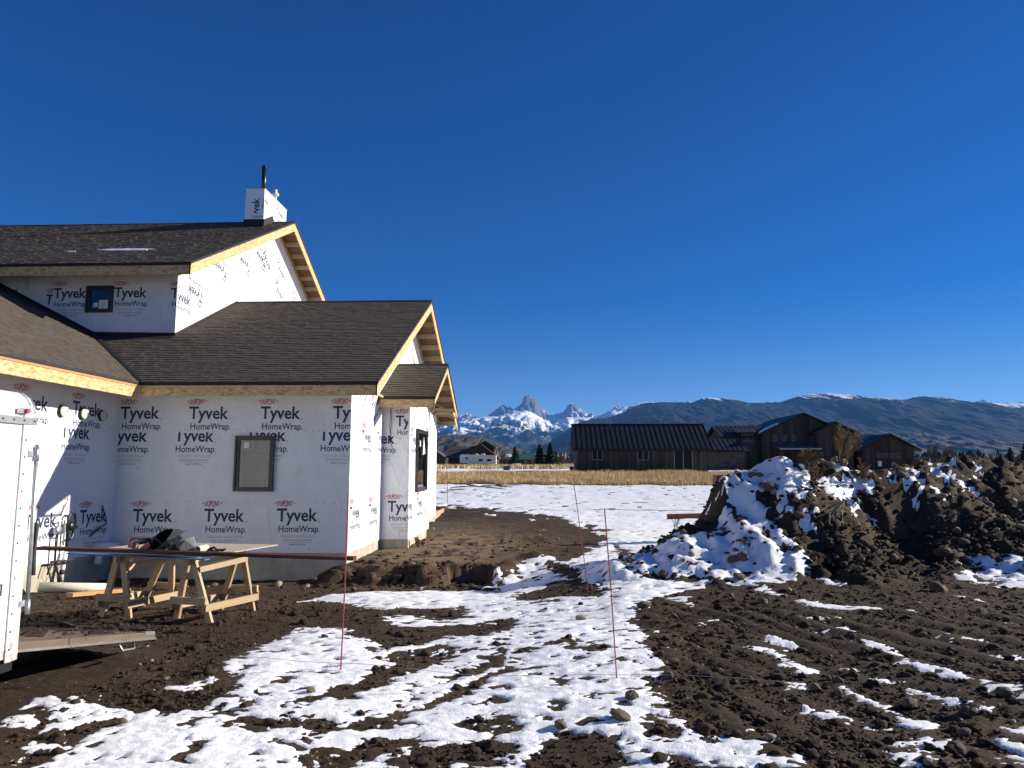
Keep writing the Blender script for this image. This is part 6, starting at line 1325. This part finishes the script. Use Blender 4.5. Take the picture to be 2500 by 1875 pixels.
def bare_tree(x, y, h, w, seed, label, group, n=10, lv=3, mat='twig', name='bare_tree'):
    z = float(base(np.array(x), np.array(y))); r = random.Random(seed); t = thing(name, (x, y, z), label, 'tree', group); tk_ = MB(); br = MB()
    def grow(p, d, L, rad, lev, tgt):
        q = p + d * L * .5 + Vector((r.gauss(0, .03), r.gauss(0, .03), 0)) * L; e = q + (d + Vector((r.gauss(0, .15), r.gauss(0, .15), .05))).normalized() * L * .5
        tgt.tube([p, q, e], [rad, rad * .8, rad * .6], 3, 0, r.random(), False)
        if lev > 0:
            for k_ in range(5):
                a = r.uniform(0, 6.28); o_ = Vector((math.cos(a), math.sin(a), r.uniform(.5, 1.5))).normalized(); grow(p.lerp(e, r.uniform(.35, 1)), (d * .6 + o_ * w).normalized(), L * r.uniform(.4, .6), rad * .55, lev - 1, br)
    for k_ in range(n):
        a = r.uniform(0, 6.28); grow(Vector((x + r.gauss(0, h * .10), y + r.gauss(0, h * .1), z - .1)), Vector((.2 * math.cos(a), .2 * math.sin(a), 1)).normalized(), h * r.uniform(.4, .62), h * .010, lv, tk_)
    tk_.build('trunk', 'bark', t); br.build('crown', mat, t); return t
bare_tree(-3.3, 197, 2.9, .7, 3, 'leafless shrub tree in front of the log house', 'bare trees by the far houses', 6, 3)
bare_tree(-12.2, 222, 4.6, .55, 4, 'leafless tree left of the green roof', 'bare trees by the far houses', 7, 3)
for k_, (x_, lab) in enumerate(((184, 'left clump of tall bare cottonwoods behind the garage'), (191, 'right clump of tall bare cottonwoods behind the garage'))): bare_tree(x_, 350, 10.5 - k_, .42, 30 + k_, lab, 'bare cottonwoods right of the garage', 16, 3)
# brush and woodland that read as one mass
def brush_line(name, xs, ys, n, hmin, hmax, seed, mat, label, coni=0.0):
    r = np.random.default_rng(seed); x = xs[0] + (xs[1] - xs[0]) * r.random(n); y = ys[0] + (ys[1] - ys[0]) * r.random(n); cl = .45 + .55 * sstep(-.3, .4, perlin(x * .02, y * .02, seed)); h = (hmin + (hmax - hmin) * r.random(n) ** 1.5) * cl
    z = base(x, y); w = h * (.10 + .16 * r.random(n)); a = r.random(n) * 3.14; dx, dy = np.cos(a) * w, np.sin(a) * w; ln = .2 * r.standard_normal(n) * h
    V = np.stack([np.stack([x - dx, y - dy, z + h * .0], -1), np.stack([x + dx, y + dy, z], -1), np.stack([x + dx * .8 + ln, y + dy * .8, z + h * .65], -1), np.stack([x + ln, y, z + h], -1), np.stack([x - dx * .8 + ln, y - dy * .8, z + h * .65], -1)], 1).reshape(-1, 3); b = np.arange(n) * 5
    F = np.concatenate([np.stack([b, b + 1, b + 2], -1), np.stack([b, b + 2, b + 4], -1), np.stack([b + 4, b + 2, b + 3], -1)])
    tag(np_mesh(name, V, F, mat, {'tone': ('FACE', r.random(len(F)))}, False), label, None, None, 'stuff')
brush_line('brush', (-140, 60), (300, 420), 3500, 1.5, 6, 51, 'twig', 'leafless grey brush beyond the far houses')
brush_line('brush', (100, 420), (430, 560), 4500, 1.5, 6, 52, 'twig', 'leafless grey brush along the valley at right')
brush_line('tree_line', (150, 520), (560, 640), 1500, 3, 11, 53, 'needle', 'dark line of far conifers across the valley at right')
brush_line('tree_line', (-160, 40), (430, 520), 260, 3, 8, 54, 'needle', 'scattered dark far conifers beyond the log house')

# ---------------------------------------------------------------- dry grass
def grass(name, n, xr, yr_, hmin, hmax, seed, label, edge=None, w=.018):
    r = np.random.default_rng(seed); x = xr[0] + (xr[1] - xr[0]) * r.random(n); y = yr_[0] + (yr_[1] - yr_[0]) * r.random(n); d = fbm(x * .35, y * .5, 3, seed)
    k_ = r.random(n) < .45 + .6 * sstep(-.35, .35, d)
    if edge is not None: k_ &= edge(x, y)
    x, y, d = x[k_], y[k_], d[k_]; n = len(x); h = (hmin + (hmax - hmin) * r.random(n)) * (.75 + .35 * sstep(-.4, .5, d)); z = base(x, y) - .03; a = r.random(n) * 3.14
    dx, dy = np.cos(a) * w, np.sin(a) * w; lx, ly = .28 * r.standard_normal(n) * h, .2 * r.standard_normal(n) * h
    V = np.stack([np.stack([x - dx, y - dy, z], -1), np.stack([x + dx, y + dy, z], -1), np.stack([x + dx * .7 + lx * .45, y + dy * .7 + ly * .45, z + h * .6], -1), np.stack([x - dx * .7 + lx * .45, y - dy * .7 + ly * .45, z + h * .6], -1), np.stack([x + lx, y + ly, z + h], -1)], 1).reshape(-1, 3); b = np.arange(n) * 5
    F = np.concatenate([np.stack([b, b + 1, b + 2], -1), np.stack([b, b + 2, b + 3], -1), np.stack([b + 3, b + 2, b + 4], -1)])
    tag(np_mesh(name, V, F, 'grass', {'tone': ('FACE', np.tile(np.clip(.5 + .35 * r.standard_normal(n), 0, 1), 3))}, False), label, None, None, 'stuff')
grass('grass', 120000, (-16, 19), (50.0, 61.5), .22, .52, 71, 'belt of dry golden grass between the snowy lot and the barn', lambda x, y: y > 50.6 + .9 * fbm(x * .5, y * .5, 4, 7), .012)
grass('grass', 16000, (-45, 3), (92, 190), .3, .75, 72, 'dry golden field in front of the camper', None, .06)
grass('grass', 5000, (38, 110), (85, 200), .3, .7, 73, 'dry field right of the garage', None, .07)
grass('grass', 3500, (2.5, 34), (62, 65.4), .12, .35, 74, 'thin weeds along the foot of the barn', None, .015)
# snow lying in the grass and before the barn
def snow_sheet(name, x0, x1, y0, y1, label, seed, dens=.5):
    X, Y = np.meshgrid(np.linspace(x0, x1, 240), np.linspace(y0, y1, 40)); ed = np.minimum(np.minimum((X - x0), (x1 - X)) / 4, np.minimum(Y - y0, y1 - Y) / ((y1 - y0) * .3)); Z = base(X, Y) + .10 * np.clip(ed, -1, 1) - .05 + .10 * fbm(X * .25, Y * .12, 3, seed) - .06
    i = np.arange(X.size).reshape(X.shape); q = np.stack([i[:-1, :-1], i[:-1, 1:], i[1:, 1:], i[1:, :-1]], -1).reshape(-1, 4)
    tag(sub_mesh(name, X, Y, Z + .09, q, 'snow'), label, None, None, 'stuff')
snow_sheet('field_snow', -14, 4.5, 66, 90, 'strip of snow across the field left of the barn', 5); snow_sheet('field_snow', 3, 40, 62.5, 65.5, 'thin snow along the barn front', 6); snow_sheet('field_snow', 15, 25, 72, 78.5, 'snow before the stone link wing', 8); snow_sheet('field_snow', -48, -22, 130, 190, 'strip of snow left of the camper', 9)

# ---------------------------------------------------------------- mountains
def mat_mtn(name, rock, rock2, snow_lo, snow_hi, amt, nscale, slope_w=.6, forest=None, fcover=.5):
    """rock or forest ground with snow by altitude, slope and patchiness"""
    t = NT(name).set(.95, 0, .1); g = t.n('ShaderNodeNewGeometry'); sp = t.n('ShaderNodeSeparateXYZ'); t.l(g.outputs['Position'], sp.inputs[0]); sn = t.n('ShaderNodeSeparateXYZ'); t.l(g.outputs['Normal'], sn.inputs[0])
    mp = t.n('ShaderNodeMapping'); mp.inputs['Scale'].default_value = (nscale, nscale * .5, nscale * 1.4); t.l(g.outputs['Position'], mp.inputs[0]); v = mp.outputs[0]
    a = t.noise(v, 1, 9, .68, .3); b = t.noise(v, 6, 6, .7); c = t.noise(v, 22, 4, .7)
    alt = t.n('ShaderNodeMapRange'); alt.inputs['From Min'].default_value = snow_lo; alt.inputs['From Max'].default_value = snow_hi; t.l(sp.outputs['Z'], alt.inputs['Value'])
    sc = t.math('ADD', t.math('MULTIPLY', alt.outputs[0], .55), t.math('ADD', t.math('MULTIPLY', a, .9), t.math('MULTIPLY', b, .5))); sc = t.math('ADD', sc, t.math('MULTIPLY', sn.outputs['Z'], slope_w)); 
    base_c = t.ramp(b, [(.3, rock), (.7, rock2)]); base_c = t.mix(t.math('MULTIPLY', c, .5), base_c, tuple(x * .5 for x in rock))
    if forest:
        base_c = t.mix(t.ramp(t.math('ADD', t.math('MULTIPLY', a, .55), t.math('ADD', t.math('MULTIPLY', b, .45), t.math('MULTIPLY', c, .2))), [(fcover - .015, (1, 1, 1)), (fcover + .015, (0, 0, 0))]), base_c, forest)
    f = t.n('ShaderNodeMapRange'); f.inputs['From Min'].default_value = amt; f.inputs['From Max'].default_value = amt + .05; t.l(sc, f.inputs['Value'])
    t.col(t.mix(f.outputs[0], base_c, (.80, .82, .85))); t.bump(t.math('ADD', b, t.math('MULTIPLY', c, .5)), .6, .12 / nscale); return t.m
M['peaks'] = mat_mtn('granite_peaks', (.115, .105, .10), (.20, .185, .175), 2200, 1300, 2.46, .0016, 1.6)
M['snowy'] = mat_mtn('snowy_ridge', (.05, .05, .05), (.09, .085, .08), 350, 1150, 1.22, .0022, .35, (.018, .022, .024), .62)
M['forest'] = mat_mtn('forested_ridge', (.026, .028, .031), (.058, .060, .063), 450, 1020, 1.52, .0028, .35, (.0035, .0055, .007), .665)
M['bench'] = mat_mtn('aspen_bench', (.10, .088, .078), (.17, .15, .13), 2000, 3000, 3, .006, .2, (.03, .035, .032), .48)
M['hills'] = mat_mtn('sage_hills', (.055, .047, .04), (.10, .088, .076), 2000, 3000, 3, .010, .2, (.05, .045, .038), .50)
def mountain(name, sky, R0, depth, mat, amp, freq, seed, sharp=.0, nx=520, nt=50, p=1.25, jag=0.0):
    xs = np.array([q[0] for q in sky], float); zs = np.array([q[1] for q in sky], float); x = np.linspace(xs[0], xs[-1], nx); H = np.interp(x, xs, zs)
    if jag: H = H + jag * fbm(x / R0 * 260, x * 0 + seed, 4, seed)
    t = np.concatenate([np.linspace(-.45, -.05, 8), np.linspace(0, 1, nt) ** 1.15]); X, T = np.meshgrid(x, t); Y = R0 - T * depth; X = X * (1 - .0 * T)
    foot = np.interp(Y, YK, ZR) - 30; Hh = np.repeat(H[None], len(t), 0); up = np.where(T >= 0, np.clip(1 - T, 0, 1) ** p, np.clip(1 + T * 1.6, 0, 1)); z = foot + (Hh - foot) * up
    wx = X + .35 / freq * fbm(X * freq * .7, Y * freq * .7, 3, seed + 5); rid = 1 - 2 * np.abs(perlin(wx * freq, Y * freq * .45, seed)); rid2 = 1 - 2 * np.abs(perlin(wx * freq * 2.6, Y * freq * 1.3, seed + 1)); rid3 = fbm(X * freq * 6, Y * freq * 4, 4, seed + 2)
    win = np.clip(T * 5, 0, 1) * np.clip((1 - T) * 2.2, 0, 1); z = z + amp * win * (rid * .6 + rid2 * .35 + rid3 * .3 - .35) + np.where(T >= 0, 1, 0) * amp * .05 * rid3 * np.clip((1 - T) * 3, 0, 1)
    i = np.arange(X.size).reshape(X.shape); q = np.stack([i[:-1, :-1], i[1:, :-1], i[1:, 1:], i[:-1, 1:]], -1).reshape(-1, 4)
    tag(sub_mesh(name, X, Y, z, q, mat), kind='structure')
mountain('mountain_peaks', PEAKS, 20000, 4200, 'peaks', 330, .0011, 201, p=.95, nx=760, jag=38)
mountain('snowy_mountain', SNOWY, 14000, 4200, 'snowy', 170, .0010, 203, p=1.15, nx=700, jag=8)
mountain('forested_mountain', FOREST, 9500, 4600, 'forest', 60, .0011, 205, p=1.1, nx=900, jag=9)
mountain('aspen_bench', BENCH, 5500, 2300, 'bench', 45, .0025, 207, p=1.0, jag=4)
mountain('sage_hill', HILLS, 3200, 1700, 'hills', 22, .004, 209, p=1.0, jag=3)

# ---------------------------------------------------------------- the air between here and the mountains
mb = MB(); mb.box(-28500, 28500, -2600, 32000, -3, 2500)
hz = mb.build('haze', [], None); hz['kind'] = 'stuff'; hz['label'] = 'thin blue haze filling the valley air'
hm = bpy.data.materials.new('valley_haze'); hm.use_nodes = True; ht = hm.node_tree; ht.nodes.clear()
ho = ht.nodes.new('ShaderNodeOutputMaterial'); hv = ht.nodes.new('ShaderNodeVolumePrincipled'); hv.inputs['Color'].default_value = (.15, .42, 1, 1); hv.inputs['Density'].default_value = 2.3e-5; hv.inputs['Anisotropy'].default_value = .1
ht.links.new(hv.outputs[0], ho.inputs['Volume']); hz.data.materials.append(hm)
